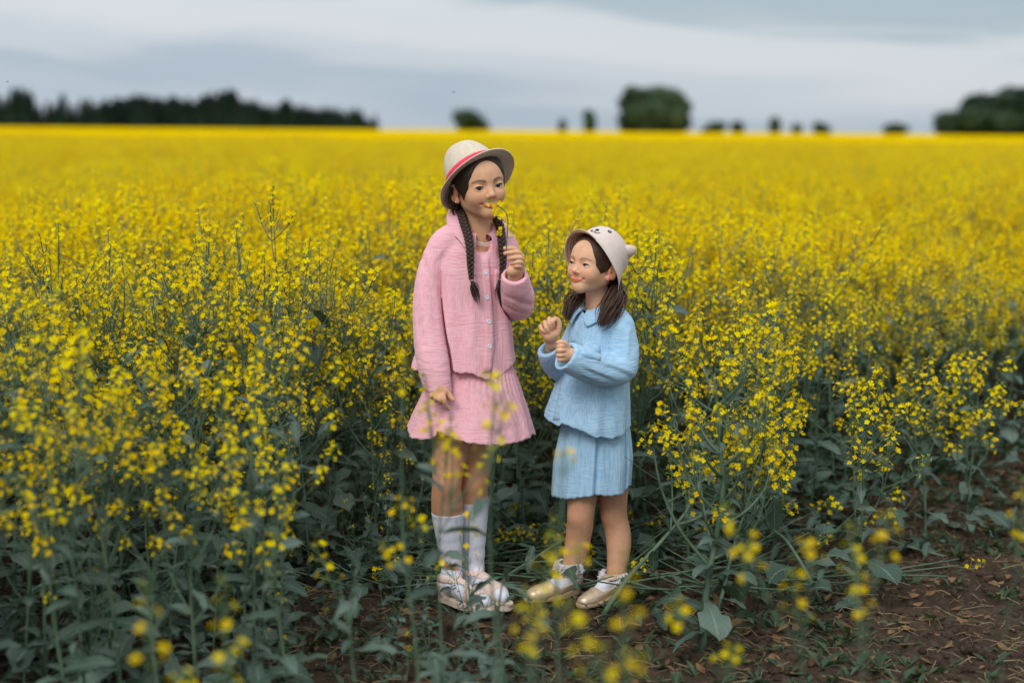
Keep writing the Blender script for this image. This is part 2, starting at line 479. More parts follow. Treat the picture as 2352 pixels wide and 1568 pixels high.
def straw(name, c1, c2, c3, rings, bstr, fleck, cc=0.3):
    m, t, b = new_mat(name)
    uv = t.nodes.new('ShaderNodeUVMap')
    sp = t.nodes.new('ShaderNodeSeparateXYZ'); t.links.new(uv.outputs[0], sp.inputs[0])
    nz = tex_noise(t, 30, 3, 0.6, uv.outputs[0])
    ph = math_node(t, 'ADD', math_node(t, 'MULTIPLY', sp.outputs[1], rings * 2 * math.pi), math_node(t, 'MULTIPLY', nz, 1.2))
    w = math_node(t, 'ADD', math_node(t, 'MULTIPLY', math_node(t, 'SINE', ph), 0.5), 0.5)
    oc = obj_coord(t, (1, 1, 1))
    fl = tex_noise(t, fleck, 3, 0.7, oc)
    mp = t.nodes.new('ShaderNodeMapping'); mp.inputs['Scale'].default_value = (220, rings, 1); t.links.new(uv.outputs[0], mp.inputs[0])
    st = tex_noise(t, 1.0, 2, 0.6, mp.outputs[0])
    c = mixc(t, ramp(t, fl, [(0.35, 0.0), (0.65, 1.0)]), c1, c2)
    c = mixc(t, math_node(t, 'MULTIPLY', ramp(t, w, [(0.0, 1.0), (0.45, 0.0)]), cc), c, c3)
    t.links.new(c, b.inputs['Base Color'])
    b.inputs['Roughness'].default_value = 0.72; b.inputs['Specular IOR Level'].default_value = 0.25
    h = math_node(t, 'ADD', w, math_node(t, 'MULTIPLY', st, 0.9))
    bump(t, b, h, bstr, 0.004); return m
M_STRAW = straw('natural_straw', (0.74, 0.64, 0.52), (0.60, 0.49, 0.37), (0.44, 0.33, 0.23), 44, 0.32, 160, 0.35)
M_PALESTRAW = straw('pale_straw', (0.76, 0.64, 0.57), (0.71, 0.58, 0.51), (0.45, 0.34, 0.30), 34, 0.3, 60, 0.5)
M_INNER = straw('lit_straw_inside', (0.60, 0.36, 0.24), (0.54, 0.31, 0.20), (0.80, 0.52, 0.30), 14, 0.4, 60, 0.6)  # inside of the hat: warm light through the straw put into the colour

# ------------------------------------------------------------------ head
def head_parts(neck_end, neck_r, smile=1.0, sy=1.0, eye_open=0.0040, skin=(0.56, 0.30, 0.19), fat=0.0, brow=0.85):
    h = 0.0019
    lo = (-0.095, -0.12, min(-0.175, neck_end[2] - 0.01)); hi = (0.095, 0.112, 0.115)
    S = SDF(lo, hi, h)
    S.ell((0, -0.012, 0.016), (0.0695, 0.085, 0.078))
    S.ell((0, 0.016, -0.034), (0.0575 + fat, 0.060, 0.058), 0.03)
    S.ell((0, 0.030, 0.022), (0.057, 0.048, 0.045), 0.03)
    S.cap((0.034 + fat, -0.004, -0.050), (0.006, 0.050, -0.083), 0.020, 0.0145, 0.026)
    S.cap((-0.034 - fat, -0.004, -0.050), (-0.006, 0.050, -0.083), 0.020, 0.0145, 0.026)
    S.ell((0, 0.058, -0.084), (0.014, 0.013, 0.012), 0.020)
    for sx in (-1, 1):
        S.ell((sx * (0.0325 + fat * 0.5), 0.050, -0.038), (0.021, 0.0215, 0.020), 0.026)
        S.cap((sx * 0.045, 0.052, 0.008), (sx * 0.014, 0.071, 0.006), 0.005, 0.006, 0.014)      # brow ridge
    for sx in (-1, 1):
        S.ell((sx * 0.0295, 0.084, -0.013), (0.016, 0.012, 0.0095), 0.012, mode='sub')           # socket
    S.cap((0, 0.070, -0.008), (0, 0.0855, -0.034), 0.0052, 0.0070, 0.012)                          # nose
    S.ell((0, 0.0870, -0.0370), (0.0078, 0.0075, 0.0066), 0.006)
    for sx in (-1, 1):
        S.ell((sx * 0.0090, 0.0790, -0.0400), (0.0050, 0.0075, 0.0050), 0.005)
        S.ell((sx * 0.0052, 0.0855, -0.0452), (0.0028, 0.0032, 0.0032), 0.002, mode='sub')
        # lids over the eyeball, then the opening
        S.ell((sx * 0.0298, 0.0655, -0.0135), (0.0140, 0.0128, 0.0118), 0.004)
    for sx in (-1, 1):
        rr = Matrix.Rotation(R(sx * -9), 4, 'Y')
        S.ell((sx * 0.0300, 0.0780, -0.0140), (0.0118, 0.0150, eye_open), 0.0015, rot=rr, mode='sub')
    # mouth
    mc = -0.0655
    def mp(x):   # mouth line: x -> point
        q = (x / 0.0265)
        return Vector((x, 0.0783 - 0.0150 * q * q, mc + 0.0080 * smile * q * q))
    xs = [-0.0255, -0.0180, -0.009, 0, 0.009, 0.0180, 0.0255]
    for dz, r_, n_ in ((0.0016, 0.0020, 'u'), (-0.0024, 0.0028, 'l')):
        for a, b in zip(xs[:-1], xs[1:]):
            ra = r_ * (1 - (a / 0.0275) ** 2) + 0.0006; rb = r_ * (1 - (b / 0.0275) ** 2) + 0.0006
            S.cap(mp(a) + Vector((0, 0.0005, dz * (1 - (a / 0.0245) ** 2))), mp(b) + Vector((0, 0.0005, dz * (1 - (b / 0.0245) ** 2))), ra, rb, 0.0035)
    for a, b in zip(xs[:-1], xs[1:]):
        S.cap(mp(a * 1.02) + Vector((0, 0.0040, 0)), mp(b * 1.02) + Vector((0, 0.0040, 0)), 0.0011, 0.0011, 0.002, 'sub')
    for sx in (-1, 1):   # corner dimples
        S.ell((sx * 0.0295, 0.0685, mc + 0.0065 * smile), (0.0025, 0.004, 0.0035), 0.006, mode='sub')
    # ears
    for sx in (-1, 1):
        er = Matrix.Rotation(R(sx * 18), 4, 'Z') @ Matrix.Rotation(R(-10), 4, 'X')
        S.ell((sx * 0.0735, -0.010, -0.020), (0.0062, 0.0165, 0.0270), 0.004, rot=er)
        S.ell((sx * 0.0700, 0.000, -0.043), (0.0050, 0.0085, 0.0085), 0.005)
        S.ell((sx * 0.0800, -0.008, -0.015), (0.0042, 0.0100, 0.0170), 0.004, rot=er, mode='sub')
        S.ell((sx * 0.0745, 0.002, -0.020), (0.0030, 0.0040, 0.0055), 0.003)
    # neck
    S.chain([(0, -0.022, -0.045), Vector((0, -0.024, -0.05)).lerp(Vector(neck_end), 0.5), neck_end], [neck_r * 1.05, neck_r, neck_r * 1.12], 0.022)
    V, F = S.mesh()
    V = smooth_v(V, F, 1, 0.35)
    # colour: lips, flushed cheeks, nose, ears, brows
    C = np.tile(np.array(skin, float), (len(V), 1))
    def blend(mask, col):
        nonlocal C
        mask = np.clip(mask, 0, 1)[:, None]; C = C * (1 - mask) + np.array(col) * mask
    x, y, z = V[:, 0], V[:, 1], V[:, 2]; ax = np.abs(x)
    front = y > 0.03
    sk = np.array(skin)
    blend(0.38 * np.exp(-(((ax - 0.037) / 0.020) ** 2 + ((z + 0.043) / 0.018) ** 2)) * front, sk * (1.06, 0.84, 0.82))
    blend(0.45 * np.exp(-((x / 0.012) ** 2 + ((z + 0.040) / 0.009) ** 2)) * (y > 0.07), sk * (1.05, 0.82, 0.82))
    blend(0.6 * ((ax > 0.066) & (y > -0.04)).astype(float), sk * (1.1, 0.75, 0.72))
    q = x / 0.0265; ml = mc + 0.0080 * smile * q * q; taper = np.clip(1 - (x / 0.0272) ** 2, 0, 1)
    dz = z - ml; up = 0.0042 * taper; dn = 0.0062 * taper
    lip = np.clip(1.4 - np.abs(dz / np.where(dz > 0, up, dn).clip(1e-4)), 0, 1) * front * (ax < 0.0268)
    blend(lip * 2, sk * (1.02, 0.42, 0.45))
    blend(np.clip(1.6 - np.abs(dz) / 0.0012, 0, 1) * (ax < 0.0280) * (y > 0.05) * 0.9, (0.16, 0.045, 0.035))
    # brows: an arched, tapering stroke
    bx = (ax - 0.0300) / 0.0175; bz = 0.0038 + 0.0036 * (1 - (bx - 0.15) ** 2) - 0.0022 * np.clip(bx, 0, 1)
    bw = 0.0030 * np.clip(1.15 - 0.55 * np.clip(bx, -1, 1.1), 0.2, 1.5)
    nb = 0.92 + 0.08 * np.sin(x * 1800 + z * 900)
    blend(np.clip(1.3 - np.abs(z - bz) / bw, 0, 1) * (np.abs(bx) < 1.05) * (y > 0.03) * brow * nb, (0.07, 0.034, 0.022))
    # shadow-free lash line on the upper lid rim: dark hair colour
    return V, F, C

def eyeballs(parent, M, look, sx_list=(-1, 1)):
    """look: local head direction"""
    for sx in sx_list:
        mb = MB(); nu, nv = 28, 22; r = 0.0112
        rows = []; cols = []
        for i in range(nv + 1):
            a = 0.01 + (math.pi - 0.02) * i / nv
            rows.append([Vector((r * math.sin(a) * math.cos(2 * math.pi * j / nu), r * math.sin(a) * math.sin(2 * math.pi * j / nu), r * math.cos(a))) for j in range(nu)])
            d = r * math.sin(a) if a < math.pi / 2 else 1
            c = (0.004, 0.003, 0.003) if d < 0.0030 else ((0.020, 0.009, 0.005) if d < 0.0062 else ((0.010, 0.006, 0.004) if d < 0.0069 else (0.56, 0.52, 0.50)))
            cols += [c] * nu
        mb.quad_grid([list(reversed(rw)) for rw in rows], 0, close=True)
        me = mb.mesh('eye', [M_EYE])
        a = me.color_attributes.new('tint', 'FLOAT_COLOR', 'POINT')
        a.data.foreach_set('color', np.array([c + (1.0,) for c in cols], np.float32).ravel())
        q = Vector((look[0] * 0.45, look[1], look[2])).normalized().to_track_quat('Z', 'Y').to_matrix().to_4x4()
        ML = M @ Matrix.Translation((sx * 0.0297, 0.0648, -0.0140)) @ q
        e = link('eye', me, parent); e.matrix_local = parent.matrix_world.inverted() @ ML if False else ML
    return

def lashes(parent, M, eye_open):
    for sx in (-1, 1):
        mb = MB(); pts = []; rad = []
        for i in range(11):
            q = -1 + 2 * i / 10
            x = 0.0300 + q * 0.0120; z = -0.0140 + eye_open * math.sqrt(max(0, 1 - q * q)) * 0.95 + 0.0013 * q
            d = math.sqrt(max(0.0131 ** 2 - (x - 0.0298) ** 2 - (z + 0.0138) ** 2, 0))
            pts.append(Vector((sx * x, 0.0655 + d * 0.985, z))); rad.append(0.0008 + 0.0009 * (1 - q * q) + 0.0004 * (q > 0))
        mb.tube([M @ p for p in pts], rad, 5)
        mb.build('eyelashes', simple('lash', (0.012, 0.008, 0.007), None, 10, 0.6), parent)

def scalp_hair(M, mat, parent, hairline=0.0, name='hair', hat=None):
    S = SDF((-0.1, -0.13, -0.09), (0.1, 0.1, 0.13), 0.0032)
    S.ell((0, -0.013, 0.016), (0.0740, 0.0895, 0.0825))
    S.ell((0, 0.030, 0.022), (0.0612, 0.0520, 0.0495), 0.03)
    S.ell((0, 0.010, -0.030), (0.0620, 0.0600, 0.0500), 0.03)
    S.ell((0, -0.052, -0.045), (0.052, 0.046, 0.036), 0.03)
    S.ell((0, 0.090, -0.028 + hairline), (0.0560, 0.087, 0.087), 0.012, mode='sub')
    if hat is not None: S.cut(hat @ Vector((0, 0, 0.004)), hat.to_3x3() @ Vector((0, 0, 1)), 0.13)
    S.ell((0, 0.084, -0.066), (0.085, 0.084, 0.066), 0.010, mode='sub')
    for sx in (-1, 1):
        S.ell((sx * 0.08, 0.010, -0.045), (0.020, 0.034, 0.034), 0.008, mode='sub')
        S.cap((sx * 0.0700, 0.012, 0.010), (sx * 0.0690, 0.016, -0.022), 0.0070, 0.0030, 0.006)   # wisps before the ear
    V, F = S.mesh(); V = smooth_v(V, F, 1)
    return link(name, np_mesh(name, V, F, mat), parent, mtx=M)

def head_matrix(c, yaw, pitch, roll, s=1.0):
    return Matrix.Translation(c) @ Matrix.Rotation(math.pi + R(yaw), 4, 'Z') @ Matrix.Rotation(R(pitch), 4, 'X') @ Matrix.Rotation(R(roll), 4, 'Y') @ Matrix.Scale(s, 4)

def hand_mesh(palm, fingers, h=0.0016, wrist=None, tint=(0.56, 0.30, 0.19)):
    """palm: list of (a, b, ra, rb); fingers: list of (points, radii); all world coordinates"""
    pts = [np.array(p) for a, b, _, _ in palm for p in (a, b)] + [np.array(p) for f in fingers for p in f[0]]
    lo = np.min(pts, 0) - 0.026; hi = np.max(pts, 0) + 0.026
    S = SDF(lo, hi, h)
    for a, b, ra, rb in palm: S.cap(a, b, ra, rb, 0.010)
    for p, r in fingers:
        T = SDF(lo, hi, h)
        pp, rr = resample(p, r, 3)
        # knuckle bends: slightly fuller joints
        for i in range(len(pp) - 1): T.cap(pp[i], pp[i + 1], rr[i], rr[i + 1], 0.002)
        k = 0.0022
        hh = np.maximum(k - np.abs(S.a - T.a), 0) / k
        S.a = np.minimum(S.a, T.a) - hh * hh * k * 0.25
    V, F = S.mesh(); V = smooth_v(V, F, 1, 0.3)
    C = np.tile(np.array(tint, float), (len(V), 1))
    for p, r in fingers:     # pinker fingertips
        d = np.linalg.norm(V - np.array(p[-1], float), axis=1); w = np.clip(1.2 - d / 0.012, 0, 1)[:, None] * 0.5
        C = C * (1 - w) + np.array(tint) * (1.08, 0.78, 0.76) * w
    return V, F, C
def nail(parent, tip, prev, nrm, r=0.0036):
    tip = Vector(tip); d = (tip - Vector(prev)).normalized(); n = Vector(nrm); n = (n - d * n.dot(d)).normalized(); s = d.cross(n)
    mb = MB(); rows = []
    for i in range(4):
        a = -0.3 + i / 3 * 1.1
        w = r * (1.0 if i < 3 else 0.7)
        rows.append([tip + d * (a * r * 1.3) + s * (w * q) + n * (r * 1.55 * math.sqrt(max(0.05, 1 - 0.25 * q * q)) * (1 - 0.12 * max(a, 0))) for q in (-1, -0.4, 0.4, 1)])
    mb.quad_grid(rows); mb.build('fingernail', M_NAIL, parent)

def braid(path, widths, parent, mat, pitch=0.040):
    pts = fit_pts(path); L = [0]
    for a, b in zip(pts[:-1], pts[1:]): L.append(L[-1] + (b - a).length)
    tot = L[-1]; n = int(tot / 0.0022); mb = MB()
    def at(s):
        i = max(0, min(len(L) - 2, int(np.searchsorted(L, s)) - 1)); t = (s - L[i]) / max(1e-9, L[i + 1] - L[i])
        return pts[i].lerp(pts[i + 1], t), (pts[i + 1] - pts[i]).normalized()
    for k in range(3):
        P_, R_ = [], []
        for i in range(n + 1):
            s = tot * i / n; p, d = at(min(s, tot - 1e-6)); w = float(np.interp(s / tot, np.linspace(0, 1, len(widths)), widths))
            side = d.cross(Vector((0, -1, 0))).normalized(); dep = d.cross(side)
            ph = 2 * math.pi * (s / pitch + k / 3)
            P_.append(p + side * (w * 0.52 * math.sin(ph)) + dep * (w * 0.36 * math.sin(2 * ph))); R_.append(w * 0.44)
        mb.tube(P_, R_, 8)
    return mb
def locks(mb, root, tip, spread0, spread1, n, r, seed, bend=(0, 0, 0), jag=0.012):
    rnd = random.Random(seed); root = Vector(root); tip = Vector(tip); d = (tip - root)
    for i in range(n):
        o0 = Vector([rnd.gauss(0, 1) * spread0 for _ in range(3)]); o1 = Vector([rnd.gauss(0, 1) * spread1 for _ in range(3)])
        a = root + o0; c = tip + o1 * 0.7 + d.normalized() * rnd.uniform(-jag * 2, jag)
        b1 = a.lerp(c, 0.35) + o1 * 0.9 + Vector(bend) * rnd.uniform(0.7, 1.2); b2 = a.lerp(c, 0.7) + o1 * 1.0 + Vector(bend) * rnd.uniform(0.4, 0.8)
        p, rr = resample([a, b1, b2, c], [r * 0.9, r * 1.1, r * 0.8, r * 0.12], 4)
        mb.tube(p, rr, 5, flat=0.6)

def camray(bvh, u, v, off=0.002):
    d = (CR @ Vector(((u - 1176) / FPX, (784 - v) / FPX, -1))).normalized()
    hit = bvh.ray_cast(Vector((0, 0, CAM_H)), d)
    if hit[0] is None: return None
    n = hit[1] if hit[1].dot(d) < 0 else -hit[1]
    return hit[0] + n * off, n
def bvh_of(V, F): return BVHTree.FromPolygons([tuple(v) for v in V], [tuple(f) for f in F])
def patch(bvh, rows_uv, th, name, mat, parent):
    """cloth strip laid on a garment, with thickness; rows of (u, v)"""
    rows = []; base = []; last = None
    for r in rows_uv:
        row = []; brow = []
        for (u, v) in r:
            h_ = camray(bvh, u, v, 0.0)
            if h_ is None: h_ = last
            last = h_; row.append(h_[0] + h_[1] * th); brow.append(h_[0] - h_[1] * 0.002)
        rows.append(row); base.append(brow)
    mb = MB(); nr, nc = len(rows), len(rows[0])
    full = [[b[0]] + r + [b[-1]] for r, b in zip(rows, base)]
    full = [[p for p in base[0][:1] + base[0] + base[0][-1:]]] + full + [[p for p in base[-1][:1] + base[-1] + base[-1][-1:]]]
    mb.quad_grid(full)
    return mb.build(name, mat, parent)
def button(bvh, u, v, parent, r=0.0062):
    h_ = camray(bvh, u, v, 0.0)
    if h_ is None: return
    p, n = h_; x = n.orthogonal().normalized(); y = n.cross(x); mb = MB()
    rows = []
    for rr, hh in ((r, -0.001), (r, 0.0020), (r * 0.85, 0.0027), (r * 0.7, 0.0018), (0.0002, 0.0016)):
        rows.append([p + n * hh + (x * math.cos(a) + y * math.sin(a)) * rr for a in [2 * math.pi * k / 16 for k in range(16)]])
    mb.quad_grid(rows, close=True)
    o = mb.build('button', M_BUTTON, parent)
    m2 = MB()
    for a in range(4):
        q = p + n * 0.0016 + (x * math.cos(a * math.pi / 2 + .78) + y * math.sin(a * math.pi / 2 + .78)) * r * 0.3
        m2.octa(q, (r * 0.12, r * 0.12), n)
    m2.build('button_hole', M_NAVY, o)

def shell(name, mat, parent, fn, nth, nt, th=0.003, twist=None):
    """closed cloth tube: fn(theta, t) -> point, t from 0 at the top to 1 at the hem; real thickness, turned hem"""
    outer = [[fn(2 * math.pi * j / nth, i / nt) for j in range(nth)] for i in range(nt + 1)]
    cen = [sum(r, Vector()) / len(r) for r in outer]
    inner = [[p + ((cen[i] - p) * Vector((1, 1, 0)).to_3d().length * 0 if False else (Vector((cen[i].x - p.x, cen[i].y - p.y, 0)).normalized() * th)) for p in outer[i]] for i in range(nt + 1)]
    mb = MB(); mb.quad_grid([list(reversed(r)) for r in outer + inner[::-1]], close=True)
    return mb.build(name, mat, parent)

def collar(parent, mat, c, yaw, z_in, r_in, r_out, drop, tips, tilt, name='collar', n=44, gap=0.20, thick=0.004, back=0.0):
    """turn-down collar: c neck centre, gap = half opening at the front in radians"""
    mb = MB(); yawm = Matrix.Rotation(math.pi + R(yaw), 3, 'Z'); rows = []
    prof = 7
    for j in range(n + 1):
        q = j / n; th = math.pi / 2 + gap + q * (2 * math.pi - 2 * gap)
        e = min(q, 1 - q) * 2      # 0 at the front tips, 1 at the back
        w = max(0.0, 1 - e / 0.22); w = w * w * (3 - 2 * w)
        endr = max(0.25, min(1, e / 0.05)) ** 0.5
        row = []
        for i in range(prof):
            t = i / (prof - 1)
            if t < 0.25: rr = r_in + 0.003; zz = z_in - 0.022 + 0.022 * t / 0.25
            else:
                s = (t - 0.25) / 0.75; rr = r_in + 0.006 + (r_out - r_in) * s ** 0.9; zz = z_in + 0.004 * math.sin(s * 3.14) - (drop + tips * w) * s ** 1.15 * endr
            f = math.sin(th)
            zz += -tilt * f * (1 if t < 2 else 1) + back * (1 - f) * 0.5
            p = Vector((math.cos(th) * rr, math.sin(th) * rr * 0.92, zz - c.z))
            row.append(yawm @ p + Vector(c))
        rows.append(row)
    out = rows; inn = []
    for r in rows:
        inn.append([p + Vector((0, 0, -thick)) if i > 1 else p + (Vector((c.x, c.y, p.z)) - p).normalized() * thick for i, p in enumerate(r)])
    loop = [a + b[::-1] for a, b in zip(out, inn)]
    mb.quad_grid(loop, close=True)
    for r in (loop[0][::-1], loop[-1]): mb.poly(r)
    return mb.build(name, mat, parent)

def body_mesh(parts, color):
    return join_np(parts)

# ------------------------------------------------------------------ shoes and socks, in a foot frame: x to the toe, y side, z up
def foot_frame(heel, toe):
    heel = Vector(heel); toe = Vector(toe); d = (toe - heel); L = Vector((d.x, d.y, 0)).length
    x = Vector((d.x, d.y, 0)).normalized(); y = Vector((0, 0, 1)).cross(x); M = Matrix((x, y, Vector((0, 0, 1)))).transposed().to_4x4()
    M.translation = heel; return M, L
def foot_sdf(S, L, W, zs, grow=0.0, k=0.02):
    """foot resting with its sole at height zs(x)"""
    S.cap((0.13 * L, 0, zs(0) + 0.13 * L), (0.42 * L, 0, zs(.4) + 0.11 * L), 0.120 * L + grow, 0.12 * L + grow, k)
    S.cap((0.12 * L, 0, zs(0) + 0.24 * L), (0.52 * L, 0, zs(.5) + 0.115 * L), 0.125 * L + grow, 0.100 * L + grow, k)
    S.cap((0.42 * L, 0.012 * L, zs(.4) + 0.10 * L), (0.72 * L, 0.02 * L, zs(.7) + 0.075 * L), 0.13 * L + grow, 0.13 * L * W + grow, k)
    S.cap((0.72 * L, -0.03 * L, zs(.7) + 0.06 * L), (0.88 * L, -0.01 * L, zs(.9) + 0.055 * L), 0.10 * L + grow, 0.082 * L + grow, k)
    S.cap((0.72 * L, 0.06 * L, zs(.7) + 0.06 * L), (0.86 * L, 0.05 * L, zs(.9) + 0.05 * L), 0.085 * L + grow, 0.07 * L + grow, k)
def lerp_tab(tab, x):
    a = np.array([t[0] for t in tab], float); b = np.array([t[1] for t in tab], float)
    return np.interp(x, a, b)
def torso_loft(S, secs, yaw, k=0.01, flute=(0.0, 9, 0.0), noise_a=0.0, zt_round=0.01):
    """secs: list of (z, cx, cy, rx, ry), z ascending"""
    secs = sorted(secs); zz = np.array([s[0] for s in secs]); T = np.array(secs); ca, sa = math.cos(R(yaw)), math.sin(R(yaw))
    def fn(X, Y, Z):
        cx, cy, rx, ry = [np.interp(Z, zz, T[:, i]) for i in (1, 2, 3, 4)]
        dx, dy = X - cx, Y - cy
        lx = dx * ca + dy * sa; ly = -dx * sa + dy * ca
        th = np.arctan2(ly / ry, lx / rx)
        tt = np.clip((zz[-1] - Z) / (zz[-1] - zz[0]), 0, 1)
        fl = flute[0] * tt ** 1.3 * (np.sin(flute[1] * th + flute[2] + 0.8 * np.sin(Z * 9)) + 0.6 * np.sin((flute[1] * 1.7) * th + 1.3 + Z * 6))
        q = np.sqrt((lx / rx) ** 2 + (ly / ry) ** 2)
        d = (q - 1) * np.minimum(rx, ry) * 0.95 - fl
        return np.maximum(np.maximum(d, Z - zz[-1]), zz[0] - Z) + 0 * X
    m = max(T[:, 3].max(), T[:, 4].max()) + 0.03
    lo = (T[:, 1].min() - m, T[:, 2].min() - m, zz[0]); hi = (T[:, 1].max() + m, T[:, 2].max() + m, zz[-1])
    S.op(fn, lo, hi, k)
def hem_cut(S, tab, x_of, zlo, ymin, ymax, back=0.01):
    xs = np.array([t[0] for t in tab]); zs = np.array([t[1] for t in tab])
    ym = (ymin + ymax) / 2
    def fn(X, Y, Z):
        zh = np.interp(X, xs, zs) + np.clip((Y - ym), 0, 1) * back + 0.0018 * np.sin(X * 110 + Y * 70) + 0.0008 * np.sin(X * 260)
        return Z - zh + 0 * Y
    S.op(fn, (xs[0] - 0.1, ymin - 0.1, zlo - 0.1), (xs[-1] + 0.1, ymax + 0.1, zs.max() + 0.02), 0.003, 'sub')
def wrinkle(S, lo, hi, amp, dirv, freq, warp=0.02, wf=14, seed=0.0):
    d = np.array(Vector(dirv).normalized())
    def fn(X, Y, Z):
        w = warp * (np.sin(wf * X + 1.3 * wf * Z + seed) + np.sin(wf * 0.8 * Y - wf * 0.9 * Z + 2 * seed))
        s = X * d[0] + Y * d[1] + Z * d[2] + w
        env = 1
        for A, l, h_ in ((X, lo[0], hi[0]), (Y, lo[1], hi[1]), (Z, lo[2], hi[2])):
            e = np.clip(np.minimum(A - l, h_ - A) / 0.03, 0, 1); env = env * e
        f = np.sin(freq * s + seed)
        return amp * env * (f - 0.35 * np.cos(2 * freq * s))
    S.op(fn, lo, hi, 0.0, 'off')

def finish(root):
    T = Matrix.Translation(-root.location)
    for ch in root.children: ch.matrix_parent_inverse = T

# ================================================================== taller girl, pink suit
YA = 4.30
def build_girl_pink():
    skin = (0.72, 0.405, 0.242)
    root = empty('person', (P(1088, 1380, YA).x, YA, 0.0), label='taller girl in pink shirt and skirt with straw hat, sniffing a yellow flower', cat='girl')
    hc = P(1098, 418, YA - 0.035); HM = head_matrix(hc, 25, 2, 8, 1.05)
    neck_w = P(1098, 560, YA + 0.015); nl = HM.inverted() @ neck_w
    V, F, C = head_parts(tuple(nl), 0.037, 1.0, eye_open=0.0052, skin=skin, fat=-0.003)
    Vw = (np.array(HM.to_3x3()) @ V.T).T + np.array(HM.translation)
    parts = [(Vw, F, C)]
    # torso, arms, pelvis under the clothes, legs
    p = lambda u, v, dy: tuple(P(u, v, YA + dy))
    kneeL, kneeR = p(1026, 1108, -0.05), p(1088, 1105, 0.03)
    ankL, ankR = p(1040, 1335, 0.02), p(1089, 1322, 0.075)
    S = SDF(P(900, 1400, YA) - Vector((0.02, 0.2, 0.0)), P(1260, 540, YA) + Vector((0.02, 0.24, 0.05)), 0.0045)
    S.cap(p(1094, 560, 0.015), p(1085, 590, 0.01), 0.042, 0.055, 0.02)
    S.ell(p(1080, 650, 0), (0.105, 0.075, 0.13), 0.03); S.ell(p(1082, 760, 0), (0.095, 0.070, 0.12), 0.03)
    S.ell(p(1084, 870, 0), (0.115, 0.085, 0.10), 0.03)
    S.cap(p(1030, 572, -0.02), p(1140, 566, 0.05), 0.036, 0.036, 0.03)
    S.chain([p(1010, 580, -0.03), p(984, 730, -0.06), p(1006, 880, -0.115)], [0.036, 0.029, 0.022], 0.02)
    S.chain([p(1158, 580, 0.06), p(1196, 705, 0.03), p(1186, 640, -0.10)], [0.036, 0.029, 0.022], 0.02)
    for hip, kn, an in ((p(1052, 890, -0.01), kneeL, ankL), (p(1112, 890, 0.02), kneeR, ankR)):
        hip, kn, an = map(Vector, (hip, kn, an)); back = Vector((-0.004, 0.014, 0))
        S.chain([hip, hip.lerp(kn, 0.55), kn, kn.lerp(an, 0.28) + back, kn.lerp(an, 0.62) + back * 0.5, an],
                [0.078, 0.058, 0.0425, 0.0465, 0.036, 0.0275], 0.02)
        S.ell(kn + Vector((0, -0.020, 0.0)), (0.028, 0.025, 0.032), 0.02)
    v2, f2 = S.mesh(); v2 = smooth_v(v2, f2, 1, 0.4)
    c2 = np.tile(np.array(skin), (len(v2), 1)) * np.array((0.86, 0.80, 0.76))
    for kn in (kneeL, kneeR):
        w = np.clip(1.3 - np.linalg.norm(v2 - np.array(kn) - np.array((0, -0.03, 0)), axis=1) / 0.05, 0, 1)[:, None] * 0.35
        c2 = c2 * (1 - w) + np.array(skin) * (1.0, 0.76, 0.74) * w
    parts.append((v2, f2, c2))
    # hand raised with the sprig: fingers curl towards the picture's left
    d0 = -0.150
    q = lambda x, y, dy: P(900.4 + x * .23438, 312.4 + y * .23438, YA + d0 + dy)
    rf = lambda *a: [0.00138 * 1.0 * x for x in a]
    palm = [(q(1205, 1390, 0.03), q(1225, 1300, 0.012), 0.0200, 0.0215), (q(1180, 1320, 0.000), q(1240, 1240, 0.006), 0.0165, 0.0150),
            (q(1225, 1300, 0.012), q(1262, 1215, 0.012), 0.0190, 0.0120), (q(1205, 1390, 0.03), q(1196, 1480, 0.075), 0.0190, 0.0215)]
    fA = [([q(1268, 1195, 0.010), q(1235, 1145, -0.006), q(1170, 1142, -0.016), q(1108, 1150, -0.012)], [0.0078, 0.0072, 0.0066, 0.0056]),
          ([q(1276, 1228, 0.008), q(1258, 1196, -0.010), q(1195, 1192, -0.018), q(1142, 1205, -0.010)], [0.0080, 0.0074, 0.0068, 0.0056]),
          ([q(1272, 1262, 0.006), q(1262, 1240, -0.012), q(1222, 1238, -0.018), q(1172, 1250, -0.008)], [0.0076, 0.0070, 0.0064, 0.0054]),
          ([q(1262, 1295, 0.004), q(1256, 1280, -0.012), q(1228, 1274, -0.018), q(1192, 1284, -0.010)], [0.0068, 0.0062, 0.0056, 0.0048]),
          ([q(1215, 1290, 0.002), q(1252, 1170, 0.012), q(1205, 1112, 0.004), q(1150, 1100, -0.004), q(1106, 1100, -0.008)], [0.0110, 0.0085, 0.0078, 0.0070, 0.0056])]
    v3, f3, c3 = hand_mesh(palm, fA, tint=skin); parts.append((v3, f3, c3))
    # hanging hand, pinching the skirt
    e0 = -0.165
    w = lambda x, y, dy: P(900.4 + x * .2579, 643 + y * .2579, YA + e0 + dy)
    palm2 = [(w(412, 900, 0.03), w(414, 960, 0.01), 0.0190, 0.0165), (w(414, 960, 0.01), w(450, 1012, 0.0), 0.0150, 0.0105), (w(412, 960, 0.01), w(420, 1015, 0.0), 0.0150, 0.0105), (w(408, 960, 0.01), w(390, 1010, 0.0), 0.0140, 0.0100), (w(404, 960, 0.01), w(362, 1000, 0.004), 0.0125, 0.0090), (w(430, 950, 0.01), w(470, 985, 0.004), 0.0130, 0.0105)]
